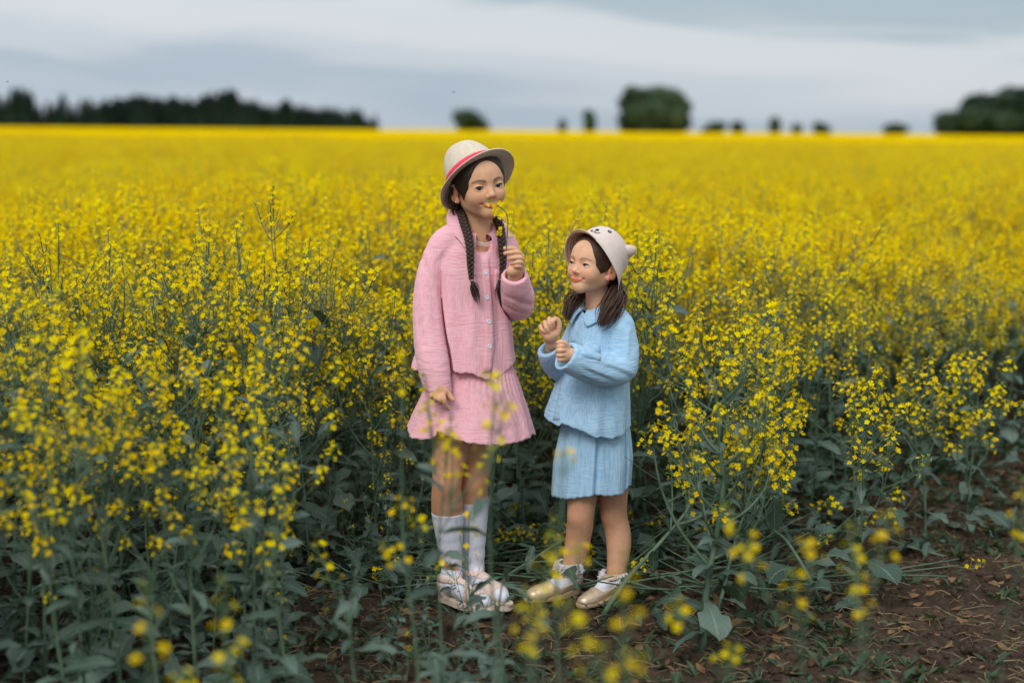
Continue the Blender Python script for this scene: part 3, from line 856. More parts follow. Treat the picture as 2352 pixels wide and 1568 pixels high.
    fB = [([w(470, 985, 0.004), w(502, 1010, 0.006), w(522, 1040, 0.004), w(545, 1066, 0.000)], [0.0098, 0.0080, 0.0070, 0.0056]),
          ([w(450, 1010, -0.004), w(462, 1060, -0.014), w(478, 1110, -0.008), w(506, 1148, 0.000)], [0.0080, 0.0073, 0.0066, 0.0053]),
          ([w(420, 1015, -0.004), w(424, 1062, -0.014), w(434, 1088, -0.004), w(440, 1094, 0.010)], [0.0082, 0.0073, 0.0066, 0.0056]),
          ([w(388, 1010, -0.001), w(388, 1050, -0.010), w(398, 1072, 0.000), w(408, 1072, 0.014)], [0.0078, 0.0068, 0.0062, 0.0052]),
          ([w(358, 1000, 0.006), w(352, 1030, -0.002), w(362, 1048, 0.006), w(374, 1048, 0.018)], [0.0070, 0.0060, 0.0054, 0.0046])]
    v4, f4, c4 = hand_mesh(palm2, fB, tint=tuple(np.array(skin) * (0.96, 0.92, 0.9))); parts.append((v4, f4, c4))
    Vb, Fb, Cb = join_np(parts)
    link('body', np_mesh('body', Vb, Fb, M_SKIN, Cb), root)
    for tip, pv in ((fA[0][0][-1], fA[0][0][-2]), (fA[4][0][-1], fA[4][0][-2])): nail(root, tip, pv, (0.1, -1, 0.5), 0.0034)
    # eyes look at the camera
    lk = (HM.to_3x3().inverted() @ (Vector((0, 0, CAM_H)) - hc)).normalized()
    eyeballs(root, HM, lk); lashes(root, HM, 0.0052)
    scalp_hair(HM, M_CAPHAIR_A, root, hat=Matrix.Translation((0.002, -0.015, 0.020)) @ Matrix.Rotation(R(33), 4, 'X') @ Matrix.Rotation(R(8), 4, 'Y'))
    # braids
    for path, wd, tassel, sd_ in (
        ([p(1049, 462, 0.02), p(1057, 480, -0.01), p(1066, 512, -0.05), p(1076, 545, -0.085), p(1080, 585, -0.112), p(1081, 615, -0.12), p(1083, 642, -0.125)], [0.013, 0.0155, 0.0160, 0.0155, 0.0145, 0.0125, 0.0085],
         ((1084, 646), (1098, 690)), 3),
        ([p(1134, 480, 0.03), p(1140, 500, 0.0), p(1149, 523, -0.02), p(1153, 558, -0.045), p(1156, 594, -0.055), p(1154, 620, -0.06), p(1152, 640, -0.065)], [0.013, 0.0155, 0.0155, 0.0150, 0.0140, 0.0120, 0.0085],
         ((1151.5, 644), (1148, 684)), 7)):
        mb = braid([Vector(a) for a in path], wd, root, M_HAIR_A)
        bo = mb.build('braid', M_HAIR_A, root)
        e = Vector(path[-1]); dyt = e.y - YA
        m2 = MB(); locks(m2, p(*tassel[0], dyt), p(*tassel[1], dyt + 0.0), 0.0022, 0.0040, 46, 0.0017, sd_)
        m2.build('hair_tuft', M_HAIR_A, bo)
        m3 = MB(); a, b = Vector(path[-1]), Vector(p(*tassel[0], dyt)); m3.tube([a, a.lerp(b, 0.5), b], [0.0058, 0.0064, 0.0058], 10); m3.build('hair_tie', M_TIE, bo)
    mb = MB(); locks(mb, HM @ Vector((0.070, -0.012, -0.010)), HM @ Vector((0.060, -0.045, -0.075)), 0.006, 0.004, 22, 0.006, 5)
    locks(mb, HM @ Vector((-0.068, -0.015, -0.010)), HM @ Vector((-0.045, -0.045, -0.075)), 0.006, 0.004, 16, 0.006, 6)
    mb.build('hair', M_HAIR_A, root)
    # fine strands at the temples
    mb = MB(); rnd = random.Random(12)
    for i in range(9):
        a = HM @ Vector((0.066 + rnd.uniform(-.003, .002), 0.014 + rnd.uniform(-.01, .01), 0.02 + rnd.uniform(-.01, .02))); b = HM @ Vector((0.067 + rnd.uniform(-.006, .003), 0.026 + rnd.uniform(-.012, .01), -0.02 - rnd.uniform(0, .03)))
        mb.tube(fit_pts([a, a.lerp(b, .5) + Vector((0, -0.004, 0)), b]), [0.00028] * 9, 3)
    mb.build('hair', M_HAIR_A, root)
    # earring
    mb = MB(); mb.sphere(HM @ Vector((0.0765, 0.002, -0.046)), 0.0030, 10, 8); mb.build('earring', M_STUD, root)
    # ---------------- shirt
    zs = lambda v: P(1080, v, YA).z
    X = lambda u, v=700: P(u, v, YA).x
    S = SDF(P(915, 905, YA) - Vector((0.02, 0.26, 0.03)), P(1245, 490, YA) + Vector((0.02, 0.24, 0.0)), 0.0036)
    yaw = 20
    secs = [(zs(905), X(1064), YA, 0.182, 0.150), (zs(850), X(1066), YA, 0.170, 0.135), (zs(800), X(1070), YA, 0.152, 0.125), (zs(740), X(1076), YA, 0.136, 0.112), (zs(680), X(1080), YA, 0.126, 0.100),
            (zs(620), X(1082), YA, 0.122, 0.090), (zs(575), X(1086), YA + 0.005, 0.120, 0.078), (zs(548), X(1090), YA + 0.01, 0.105, 0.065), (zs(530), X(1092), YA + 0.02, 0.070, 0.050)]
    torso_loft(S, secs, yaw, flute=(0.0038, 8, 0.6))
    hem = [(X(930), P(1080, 832, YA).z), (X(960), zs(842)), (X(1000), zs(838)), (X(1029), zs(838)), (X(1060), zs(840)), (X(1090), zs(843)), (X(1104), zs(849)), (X(1118), zs(858)), (X(1127), zs(859)), (X(1131), zs(838)), (X(1135), zs(846)), (X(1143), zs(858)), (X(1155), zs(852)), (X(1170), zs(840)), (X(1190), zs(826))]
    hem_cut(S, hem, None, zs(930), YA - 0.2, YA + 0.2, back=0.02)
    # shoulder yoke
    S.chain([p(1080, 540, 0.0), p(1032, 550, -0.02), p(1010, 574, -0.03)], [0.045, 0.040, 0.040], 0.03)
    S.chain([p(1105, 545, 0.02), p(1140, 552, 0.05), p(1158, 570, 0.06)], [0.045, 0.042, 0.042], 0.03)
    # hanging sleeve
    sl = [p(1012, 570, -0.03), p(994, 612, -0.04), p(982, 680, -0.06), p(985, 760, -0.085), p(995, 834, -0.115), p(1006, 893, -0.135), p(1012, 925, -0.14)]
    S.chain(sl[1:], [0.038, 0.0440, 0.0520, 0.055, 0.046, 0.043], 0.010, mode='sub')
    S.chain(sl, [0.040, 0.041, 0.0430, 0.047, 0.049, 0.0400, 0.0375], 0.002)
    cf = Vector(p(1007, 900, -0.135)); dn = (P(1003, 935, YA - 0.14) - P(1008, 893, YA - 0.135)).normalized()
    dn = (dn + Vector((0.10, 0, 0))).normalized()
    # cavity at the cuff
    bxl, bxh = np.array(cf) - 0.075, np.array(cf) + 0.075
    S.cut(cf, dn, 0.06); S.cap(cf - dn * 0.016, cf + dn * 0.03, 0.030, 0.0335, 0.002, 'sub')
    # bent sleeve: upper arm down, forearm up and forward
    S.chain([p(1176, 640, 0.055), p(1188, 675, 0.045), p(1190, 700, 0.02), p(1188, 688, -0.04), p(1184, 655, -0.105), p(1181, 615, -0.14)], [0.046, 0.051, 0.053, 0.053, 0.049, 0.042], 0.004, mode='sub')
    S.chain([p(1156, 572, 0.06), p(1176, 630, 0.055), p(1188, 675, 0.045), p(1190, 700, 0.02)], [0.043, 0.0435, 0.048, 0.047], 0.010)
    S.chain([p(1190, 700, 0.02), p(1188, 688, -0.04), p(1184, 655, -0.105), p(1181, 625, -0.14)], [0.047, 0.0475, 0.043, 0.034], 0.006)
    c2_ = Vector(p(1182, 629, -0.130)); up = (Vector(p(1181, 600, -0.165)) - Vector(p(1184, 655, -0.105))).normalized()
    S.cut(c2_, up, 0.05); S.cap(c2_ - up * 0.045, c2_ + up * 0.03, 0.027, 0.030, 0.002, 'sub')
    # armpit creases and folds
    wrinkle(S, p(940, 830, -0.25), p(1020, 560, 0.1), 0.0020, (0.9, 0.2, 0.25), 150, 0.02, 9, 0.4)
    wrinkle(S, p(950, 870, -0.25), p(1040, 800, 0.0), 0.0016, (0.2, 0.1, 1), 190, 0.012, 18, 1.2)
    wrinkle(S, p(1150, 745, -0.2), p(1235, 640, 0.15), 0.0028, (0.45, 0.2, 0.85), 150, 0.016, 16, 0.1)
    wrinkle(S, p(1020, 830, -0.2), p(1160, 600, 0.1), 0.0016, (1, 0.3, 0.12), 95, 0.02, 8, 2.0)
    wrinkle(S, p(985, 640, -0.2), p(1035, 545, 0.1), 0.0022, (0.85, 0.1, -0.5), 170, 0.012, 12, 2.0)
    # neck opening
    nk = Vector(p(1098, 520, 0.0)); S.ell(nk + Vector((0.004, -0.015, -0.006)), (0.052, 0.055, 0.052), 0.004, mode='sub'); S.ell(nk + Vector((0.014, -0.045, -0.040)), (0.026, 0.05, 0.040), 0.004, mode='sub')
    V, F = S.mesh(); V = smooth_v(V, F, 1, 0.4)
    shirt = link('shirt', np_mesh('shirt', V, F, M_PINK), root); bv = bvh_of(V, F)
    pl = []
    for i in range(20):
        t = i / 19; v = 572 + t * 284; uc = np.interp(v, [572, 626, 683, 739, 795, 858], [1111, 1115, 1119, 1123, 1124.5, 1118.5]); wv = 10.5
        pl.append([(uc - wv, v), (uc - wv / 3, v), (uc + wv / 3, v), (uc + wv, v)])
    plo = patch(bv, pl, 0.0028, 'placket', M_PINK, shirt)
    for (u, v) in ((1115, 626), (1119, 683), (1123, 739), (1125, 795)):
        h_ = camray(bv, u, v); button(BVHTree.FromPolygons([x.co[:] for x in plo.data.vertices], [tuple(f.vertices) for f in plo.data.polygons]), u, v, shirt)
    patch(bv, [[(1136 + 4.5 * j, 619 + 12 * i) for j in range(5)] for i in range(5)], 0.0022, 'pocket', M_PINK, shirt)
    # cuff bands, slightly proud of the sleeve
    collar(shirt, M_PINK, Vector(p(1096, 527, 0.005)), 20, P(1096, 499, YA).z, 0.050, 0.088, 0.036, 0.046, 0.046, gap=0.34, back=0.030, thick=0.006)
    # necklace: two rows of small beads
    for rr, dz, zc in ((0.050, 0.0, 0.0), (0.0535, -0.0055, 0.0)):
        mb = MB(); cN = Vector(p(1101, 541, -0.002)); ym = Matrix.Rotation(math.pi + R(22), 3, 'Z')
        nB = 70
        for i in range(nB):
            th = 2 * math.pi * i / nB; f = math.sin(th)
            pt = ym @ Vector((math.cos(th) * rr * 0.88, f * rr * 0.96, -0.020 * max(0, f) ** 1.2 * (1 + 10 * abs(dz)) + dz + 0.012 * (1 - f))) + cN
            mb.sphere(pt, 0.0021, 6, 4)
        mb.build('necklace', M_BEAD, root)
    mb = MB(); mb.sphere(P(1107, 559, YA - 0.062), 0.0033, 10, 8); mb.build('pendant', M_BUTTON, root)
    # green spiral band at the raised wrist
    mb = MB(); wc = q(1203, 1400, 0.030); wd = (q(1200, 1470, 0.06) - q(1210, 1350, 0.02)).normalized(); xx = wd.orthogonal().normalized(); yy = wd.cross(xx)
    pts = []
    for i in range(361):
        a = 2 * math.pi * i / 180; c = 2 * math.pi * i / 6
        pts.append(wc + wd * (0.0035 * i / 180 - 0.0035 + 0.0022 * math.sin(c)) + (xx * math.cos(a) + yy * math.sin(a)) * (0.0215 + 0.0022 * math.cos(c)))
    mb.tube(pts, 0.0009, 4); mb.build('bracelet', M_GREEN_BAND, root)
    # ---------------- skirt
    hemtab = [(-1.0, 985), (-0.93, 1004), (-0.78, 1010), (-0.66, 1009), (-0.50, 990), (-0.40, 993), (-0.2, 1009), (0.0, 1017), (0.27, 1022), (0.5, 1021), (0.82, 1013), (1.0, 996)]
    ztop = zs(818)
    def skirt(th, t):
        c, s = math.cos(th), math.sin(th)
        cx = X(1092) * (1 - t) + X(1081) * t
        sm = t ** 0.85
        rx = 0.100 + (0.197 - 0.100) * sm; ry = 0.088 + (0.165 - 0.088) * sm
        f = 0.55 * (0.0055 * math.sin(11 * th + 0.4 + 0.7 * math.sin(3 * th)) + 0.0045 * math.sin(17 * th + 2.0 * t) + 0.005 * math.sin(5 * th + 1.2)) * t ** 1.1
        # deep fold pulled in by the hand, picture left of centre
        g = math.exp(-((c + 0.60) / 0.085) ** 2) * (s < 0)
        f -= 0.040 * g * max(0, t - 0.30) * 1.2
        g2 = math.exp(-((c + 0.38) / 0.10) ** 2) * (s < 0); f += 0.020 * g2 * max(0, t - 0.25)
        f += 0.0010 * math.sin(46 * th + 4 * math.sin(5 * t)) * (1 - t) * 2 * min(1, t * 6)
        r1 = Vector((cx + (rx + f) * c, YA + (ry + f) * s, 0))
        hv = np.interp(c, [a for a, _ in hemtab], [b for _, b in hemtab]); hz = P(1081, hv, r1.y).z if s < 0 else P(1081, hv, YA).z - 0.0
        if s >= 0: hz = P(1081, np.interp(c, [-1, 0, 1], [985, 985, 996]), YA).z
        r1.z = ztop * (1 - t) + (hz + 0.0012 * math.sin(37 * th) + 0.0006 * math.sin(83 * th)) * t
        r1.z += 0.0007 * math.sin(60 * t * 3 + 6 * math.sin(4 * th))
        return r1
    shell('skirt', M_PINK, root, skirt, 260, 44, 0.0028)
    # ---------------- socks and sandals
    for hp, kn, an, topuv, heel, toe in ((None, kneeL, ankL, (1024, 1177, -0.03), G(1016, 1379), G(1134, 1417)), (None, kneeR, ankR, (1086, 1149, 0.04), G(1068, 1361), G(1172, 1407))):
        kn, an = Vector(kn), Vector(an); M, L = foot_frame(heel, toe); Mi = M.inverted()
        back = Vector((-0.004, 0.014, 0)); top = P(topuv[0], topuv[1], YA + topuv[2])
        sole = 0.022; zf = lambda x: sole + 0.006
        S = SDF((-0.06, -0.11, 0.01), (L + 0.02, 0.11, 0.46), 0.0042)
        ch, cr = resample([kn, kn.lerp(an, 0.28) + back, kn.lerp(an, 0.62) + back * 0.5, an, M @ Vector((0.17 * L, 0, 0.065))], [0.0455, 0.0480, 0.0370, 0.0285, 0.030], 3)
        S.chain([Mi @ Vector(c) for c in ch], cr, 0.02, smooth=False)
        foot_sdf(S, L * 0.95, 1.0, zf, -0.003)
        tl = Mi @ top; S.cut(tl, (0, 0, 1), 0.09)
        V, F = S.mesh(); V = smooth_v(V, F, 1, 0.5); so = link('sock', np_mesh('sock', V, F, M_WHITE_KNIT), root, mtx=M)
        # sandal: thick sole, toe band, heel counter, ankle strap
        S = SDF((-0.03, -0.075, -0.005), (L + 0.025, 0.075, 0.12), 0.0030)
        def solefn(X_, Y_, Z_):
            t = np.clip(X_ / L, 0, 1); w_ = 0.027 + 0.010 * np.sin(np.clip(t * 1.25 - 0.2, 0, 1) * math.pi) ; yc = 0.004 * np.sin(t * 3)
            dx = np.maximum(np.maximum(-X_ + 0.02, X_ - (L - 0.032)), 0)
            d = np.sqrt(dx ** 2 + (Y_ - yc) ** 2) - w_
            top_ = 0.024 + 0.004 * (1 - t); return np.maximum(np.maximum(d, Z_ - top_), 0.003 - Z_)
        S.op(solefn, (-0.02, -0.06, 0), (L + 0.02, 0.06, 0.035), 0.002)
        V, F = S.mesh(); sh = link('shoe', np_mesh('shoe_sole', V, F, M_SOLE), root, mtx=M)
        S = SDF((-0.03, -0.08, 0.0), (L + 0.02, 0.08, 0.16), 0.0032)
        foot_sdf(S, L * 0.95, 1.0, zf, 0.0005)
        S.cap((0.13 * L, 0, 0.05), (0.15 * L, 0, 0.15), 0.038, 0.034, 0.015)
        def keep(X_, Y_, Z_):   # toe band, counter, strap
            t = X_ / L
            toe_b = np.maximum(np.abs(t - 0.66 - 0.9 * Y_) - 0.115, -1) * L
            cnt = np.maximum((t - 0.14) * L, Z_ - 0.070)
            stp = np.maximum(np.abs(Z_ - 0.084 - 0.05 * (X_ - 0.03)) - 0.0085, (t - 0.7) * L)
            return np.minimum(np.minimum(toe_b, cnt), stp)
        S.op(lambda a, b, c: -keep(a, b, c), (-0.03, -0.08, 0.0), (L + 0.02, 0.08, 0.16), 0.0, 'sub')
        V, F = S.mesh(); V = smooth_v(V, F, 1, 0.5); link('upper', np_mesh('shoe_upper', V, F, M_ROSE), sh)
        mb = MB(); mb.tube([Vector((0.07, -0.043, 0.087)), Vector((0.082, -0.041, 0.087))], [0.006, 0.006], 8); mb.build('buckle', M_GOLD, sh)
    # ---------------- straw hat
    HAT = HM @ Matrix.Translation((0.002, -0.015, 0.020)) @ Matrix.Rotation(R(33), 4, 'X') @ Matrix.Rotation(R(8), 4, 'Y')
    prof = []      # (r, z, v)
    nth = 96
    def crown(th, t):     # t 0 at the brim join, 1 at the tip
        rx, ry = 0.079, 0.090
        h_ = 0.110
        a_ = t * math.pi / 2; z = h_ * math.sin(a_) ** 1.15
        prof_r = max(math.cos(a_) ** 0.74 * (1 - 0.08 * t), 0.004)
        x = rx * prof_r * math.cos(th); y = ry * prof_r * math.sin(th)
        zz = z * (1 - 0.05 * max(0, y / ry)) - 0.006 * max(0, 1 - (x / 0.030) ** 2) * max(0, (t - 0.6) / 0.4) + 0.004 * (y / 0.09) * t
        y -= 0.010 * t
        if y > 0: x *= 1 - 0.25 * max(0, t - 0.2) * (y / 0.09)
        return Vector((x, y, zz))
    def brim(th, t):
        rx = 0.079 + 0.040 * t; ry = 0.090 + 0.036 * t
        c, s = math.cos(th), math.sin(th)
        side = c * c
        z = -0.006 * t - 0.012 * t * t * side - 0.020 * t * t * max(0, -s) + 0.008 * t * t * max(0, s) ** 2 + 0.003 * t * math.sin(3 * th + 0.5)
        return Vector((rx * c, ry * s, z))
    mb = MB(); rows = []; uvr = []
    for i in range(22): rows.append([crown(2 * math.pi * j / nth, 1 - i / 22) for j in range(nth)]); uvr.append(0.5 * i / 22)
    for i in range(11): rows.append([brim(2 * math.pi * j / nth, i / 10) for j in range(nth)]); uvr.append(0.5 + 0.5 * i / 10)
    for i in range(10, -1, -1): rows.append([brim(2 * math.pi * j / nth, i / 10) * 1.0 + Vector((0, 0, -0.0026)) for j in range(nth)]); uvr.append(0.5 + 0.5 * i / 10)
    for i in range(21, -1, -1): rows.append([crown(2 * math.pi * j / nth, 1 - i / 22) * 0.972 for j in range(nth)]); uvr.append(0.5 * i / 22)
    rows = [list(reversed(r)) + [r[-1]] for r in rows]
    mb.quad_grid(rows, uvs=lambda i, j: (j / nth, uvr[i]))
    hat = mb.build('hat', M_STRAW, root); hat.matrix_local = HAT
    mb = MB(); o1, o2 = [], []
    rows = []
    for t in (0.02, 0.06, 0.10, 0.14, 0.175):
        rows.append([Vector((crown(2 * math.pi * j / nth, t).x * 1.022, crown(2 * math.pi * j / nth, t).y * 1.018, crown(2 * math.pi * j / nth, t).z)) for j in range(nth)])
    inn = [[crown(2 * math.pi * j / nth, t) * 0.995 for j in range(nth)] for t in (0.175, 0.02)]
    mb.quad_grid(rows + inn, close=True); mb.build('hat_band', M_RIBBON, hat)
    finish(root); return root, q

# ================================================================== smaller girl, blue suit
YB = 4.38
def build_girl_blue():
    skin = (0.75, 0.435, 0.270)
    root = empty('person', (P(1365, 1375, YB).x, YB, 0.0), label='smaller girl in blue shirt and skirt with pale animal hat, looking up', cat='girl')
    hc = P(1366, 603, YB - 0.02); HM = head_matrix(hc, -46, 10, -3, 0.95)
    neck_w = P(1375, 712, YB + 0.01); nl = HM.inverted() @ neck_w
    V, F, C = head_parts(tuple(nl), 0.036, 1.15, eye_open=0.0050, skin=skin, fat=0.001, brow=0.55)
    Vw = (np.array(HM.to_3x3()) @ V.T).T + np.array(HM.translation)
    parts = [(Vw, F, C)]
    p = lambda u, v, dy: tuple(P(u, v, YB + dy))
    kneeL, kneeR = p(1334, 1182, -0.03), p(1410, 1180, 0.03)
    ankL, ankR = p(1311, 1315, -0.01), p(1414, 1325, -0.01)
    S = SDF(P(1220, 1395, YB) - Vector((0.02, 0.25, 0.0)), P(1490, 690, YB) + Vector((0.02, 0.22, 0.05)), 0.0045)
    S.ell(p(1375, 790, 0), (0.090, 0.080, 0.11), 0.03); S.ell(p(1365, 880, 0), (0.085, 0.080, 0.11), 0.03); S.ell(p(1365, 980, 0), (0.092, 0.085, 0.09), 0.03)
    S.cap(p(1375, 712, 0.01), p(1375, 760, 0), 0.04, 0.06, 0.02)
    S.chain([p(1415, 760, -0.06), p(1420, 848, -0.10), p(1305, 812, -0.19)], [0.032, 0.026, 0.020], 0.02)
    S.chain([p(1335, 760, 0.06), p(1292, 840, 0.02), p(1268, 802, -0.08)], [0.032, 0.026, 0.020], 0.02)
    for hip, pts, rad in ((p(1345, 1000, -0.01), [kneeL, p(1331, 1215, -0.015), p(1324, 1258, -0.005), ankL], [0.0385, 0.0375, 0.0345, 0.0270]),
                          (p(1400, 1000, 0.02), [kneeR, p(1419, 1222, 0.030), p(1421, 1262, 0.015), ankR], [0.0390, 0.0375, 0.0345, 0.0265])):
        S.chain([hip, Vector(hip).lerp(Vector(pts[0]), 0.55)] + pts, [0.068, 0.052] + rad, 0.02)
        S.ell(Vector(pts[0]) + Vector((-0.012, -0.014, 0.0)), (0.026, 0.024, 0.030), 0.018)
    v2, f2 = S.mesh(); v2 = smooth_v(v2, f2, 1, 0.4)
    sk2 = np.array((0.60, 0.330, 0.200)); c2 = np.tile(sk2, (len(v2), 1))
    for kn in (kneeL, kneeR):
        w_ = np.clip(1.3 - np.linalg.norm(v2 - np.array(kn) - np.array((-0.02, -0.025, 0)), axis=1) / 0.045, 0, 1)[:, None] * 0.35
        c2 = c2 * (1 - w_) + sk2 * (1.0, 0.76, 0.74) * w_
    parts.append((v2, f2, c2))
    # raised far fist
    q = lambda x, y, dy: P(1212.75 + x * .1875, 496.1 + y * .1875, YB - 0.13 + dy)
    palm = [(q(300, 1560, 0.03), q(262, 1440, 0.006), 0.0180, 0.0200), (q(190, 1400, 0.010), q(320, 1330, 0.012), 0.0145, 0.0150), (q(262, 1460, 0.006), q(250, 1370, 0.012), 0.0200, 0.0170),
            (q(300, 1560, 0.03), q(320, 1680, 0.06), 0.0180, 0.0200)]
    fA = [([q(332, 1300, 0.010), q(330, 1258, -0.004), q(306, 1290, -0.016), q(312, 1350, -0.010)], [0.0074, 0.0068, 0.0062, 0.0053]),
          ([q(286, 1300, 0.008), q(262, 1258, -0.006), q(262, 1320, -0.020), q(284, 1388, -0.012)], [0.0078, 0.0070, 0.0064, 0.0053]),
          ([q(232, 1330, 0.006), q(206, 1300, -0.006), q(222, 1368, -0.020), q(262, 1436, -0.012)], [0.0074, 0.0068, 0.0062, 0.0052]),
          ([q(185, 1370, 0.008), q(155, 1346, -0.002), q(172, 1392, -0.014), q(216, 1428, -0.012)], [0.0066, 0.0060, 0.0055, 0.0047]),
          ([q(350, 1450, 0.004), q(382, 1360, -0.002), q(376, 1290, -0.006), q(345, 1254, -0.010)], [0.0095, 0.0082, 0.0070, 0.0055])]
    v3, f3, c3 = hand_mesh(palm, fA, tint=skin); parts.append((v3, f3, c3))
    # near fist, knuckles to the front
    w = lambda x, y, dy: P(1212.75 + x * .29283, 698.25 + y * .29283, YB - 0.235 + dy)
    palm2 = [(w(300, 385, 0.012), w(345, 400, 0.018), 0.0190, 0.0180), (w(285, 340, 0.010), w(280, 425, 0.010), 0.0150, 0.0140), (w(345, 400, 0.018), w(420, 420, 0.03), 0.0185, 0.0200)]
    fB = [([w(300, 330, 0.006), w(262, 328, -0.010), w(238, 332, -0.004), w(240, 342, 0.014)], [0.0075, 0.0070, 0.0064, 0.0054]),
          ([w(300, 362, 0.004), w(258, 362, -0.014), w(232, 366, -0.006), w(238, 374, 0.012)], [0.0077, 0.0072, 0.0066, 0.0056]),
          ([w(298, 398, 0.004), w(260, 400, -0.012), w(236, 402, -0.006), w(242, 408, 0.010)], [0.0074, 0.0069, 0.0063, 0.0053]),
          ([w(294, 430, 0.006), w(262, 434, -0.008), w(242, 434, -0.004), w(248, 438, 0.010)], [0.0067, 0.0062, 0.0056, 0.0048]),
          ([w(310, 345, 0.008), w(292, 308, -0.002), w(262, 298, -0.008), w(234, 302, -0.008)], [0.0090, 0.0076, 0.0066, 0.0053])]
    v4, f4, c4 = hand_mesh(palm2, fB, tint=skin); parts.append((v4, f4, c4))
    Vb, Fb, Cb = join_np(parts)
    link('body', np_mesh('body', Vb, Fb, M_SKIN, Cb), root)
    for f_ in (fA[0], fA[1], fA[2]): nail(root, f_[0][-1], f_[0][-2], (0.3, -1, 0.0), 0.0030)
    nail(root, fB[4][0][-1], fB[4][0][-2], (-0.1, -0.4, 1), 0.0030)
    tgt = P(1125, 440, YA - 0.1); lk = (HM.to_3x3().inverted() @ (tgt - hc)).normalized()
    eyeballs(root, HM, lk); lashes(root, HM, 0.0050)
    scalp_hair(HM, M_CAPHAIR_B, root, hairline=0.009, hat=Matrix.Translation((0.0, -0.026, 0.026)) @ Matrix.Rotation(R(46), 4, 'X'))
    # ponytails
    mb = MB()
    root1 = Vector(p(1416, 655, 0.01)); t1 = Vector(p(1384, 740, -0.105))
    locks(mb, root1, t1, 0.0085, 0.0080, 420, 0.0018, 21, bend=(0.013, -0.030, 0.004), jag=0.020)
    locks(mb, p(1405, 618, 0.02), p(1418, 665, 0.0), 0.006, 0.006, 40, 0.0050, 22)
    mb.build('ponytail', M_HAIR_B, root)
    mb = MB(); locks(mb, p(1345, 672, 0.045), p(1305, 728, -0.02), 0.0060, 0.0070, 320, 0.0018, 23, bend=(-0.014, 0.0, 0.006), jag=0.016)
    mb.build('ponytail', M_HAIR_B, root)
    mb = MB(); rnd = random.Random(4)
    for i in range(12):
        a = HM @ Vector((-0.069 + rnd.uniform(-.001, .004), 0.018 + rnd.uniform(-.01, .01), 0.005 + rnd.uniform(-.012, .02))); b = HM @ Vector((-0.066 + rnd.uniform(-.001, .004), 0.030 + rnd.uniform(-.012, .012), -0.020 - rnd.uniform(0, .018)))
        mb.tube(fit_pts([a, a.lerp(b, .5) + (HM.to_3x3() @ Vector((-0.004, 0.004, 0))), b]), [0.0003] * 9, 3)
    mb.build('hair', M_HAIR_B, root)
    # ---------------- shirt
    zs = lambda v: P(1365, v, YB).z
    X = lambda u: P(u, 850, YB).x
    S = SDF(P(1220, 1000, YB) - Vector((0.02, 0.32, 0.03)), P(1485, 660, YB) + Vector((0.02, 0.20, 0.0)), 0.0036)
    secs = [(zs(1010), X(1346), YB, 0.142, 0.140), (zs(965), X(1347), YB, 0.138, 0.135), (zs(920), X(1354), YB, 0.126, 0.125), (zs(870), X(1362), YB, 0.112, 0.112), (zs(800), X(1374), YB, 0.098, 0.100),
            (zs(760), X(1378), YB, 0.090, 0.092), (zs(735), X(1378), YB, 0.080, 0.082), (zs(712), X(1378), YB, 0.062, 0.062), (zs(695), X(1376), YB, 0.042, 0.042)]
    torso_loft(S, secs, -45, flute=(0.0045, 9, 2.0))
    hem = [(X(1236), zs(957)), (X(1243), zs(954)), (X(1262), zs(960)), (X(1277), zs(966)), (X(1283), zs(966)), (X(1290), zs(958)), (X(1306), zs(961)), (X(1320), zs(965)), (X(1340), zs(974)), (X(1359), zs(981)), (X(1385), zs(987)), (X(1405), zs(990)), (X(1430), zs(985)), (X(1448), zs(977)), (X(1456), zs(972))]
    hem_cut(S, hem, None, zs(1030), YB - 0.2, YB + 0.2, back=0.06)
    S.chain([p(1385, 728, -0.01), p(1410, 735, -0.04), p(1422, 752, -0.06)], [0.040, 0.042, 0.044], 0.03)
    S.chain([p(1362, 735, 0.02), p(1340, 750, 0.05), p(1325, 775, 0.055)], [0.038, 0.038, 0.040], 0.03)
    # near sleeve
    S.chain([p(1430, 815, -0.075), p(1427, 838, -0.090), p(1412, 850, -0.105), p(1380, 852, -0.150), p(1340, 836, -0.190), p(1285, 812, -0.22)], [0.049, 0.054, 0.053, 0.052, 0.052, 0.05], 0.004, mode='sub')
    S.chain([p(1424, 755, -0.06), p(1430, 800, -0.075), p(1427, 838, -0.090), p(1412, 850, -0.105)], [0.045, 0.0455, 0.049, 0.046], 0.010)
    S.chain([p(1414, 850, -0.105), p(1380, 852, -0.150), p(1340, 836, -0.190), p(1300, 818, -0.215), p(1280, 808, -0.225)], [0.046, 0.0455, 0.0455, 0.0425, 0.041], 0.010)
    S.cap(p(1330, 829, -0.197), p(1280, 808, -0.225), 0.0450, 0.0440, 0.001); cc = Vector(p(1297, 817, -0.216)); dd = (Vector(p(1270, 812, -0.235)) - Vector(p(1330, 828, -0.19))); dd = (dd.normalized() + Vector((0, 0, 0.32))).normalized()
    S.cut(cc, dd, 0.06); S.cap(cc - dd * 0.012, cc + dd * 0.03, 0.034, 0.0385, 0.002, 'sub')
    # far sleeve
    S.chain([p(1325, 780, 0.055), p(1300, 815, 0.04), p(1286, 845, 0.02)], [0.040, 0.038, 0.037], 0.010)
    S.chain([p(1286, 845, 0.02), p(1274, 835, -0.04), p(1264, 812, -0.085), p(1258, 790, -0.11)], [0.037, 0.037, 0.034, 0.031], 0.012)
    c2_ = Vector(p(1261, 797, -0.098)); up = (Vector(p(1256, 770, -0.12)) - Vector(p(1266, 812, -0.085))).normalized(); up = (up + Vector((-0.25, 0, 0))).normalized()
    S.cut(c2_, up, 0.05); S.cap(c2_ - up * 0.045, c2_ + up * 0.03, 0.025, 0.0285, 0.002, 'sub')
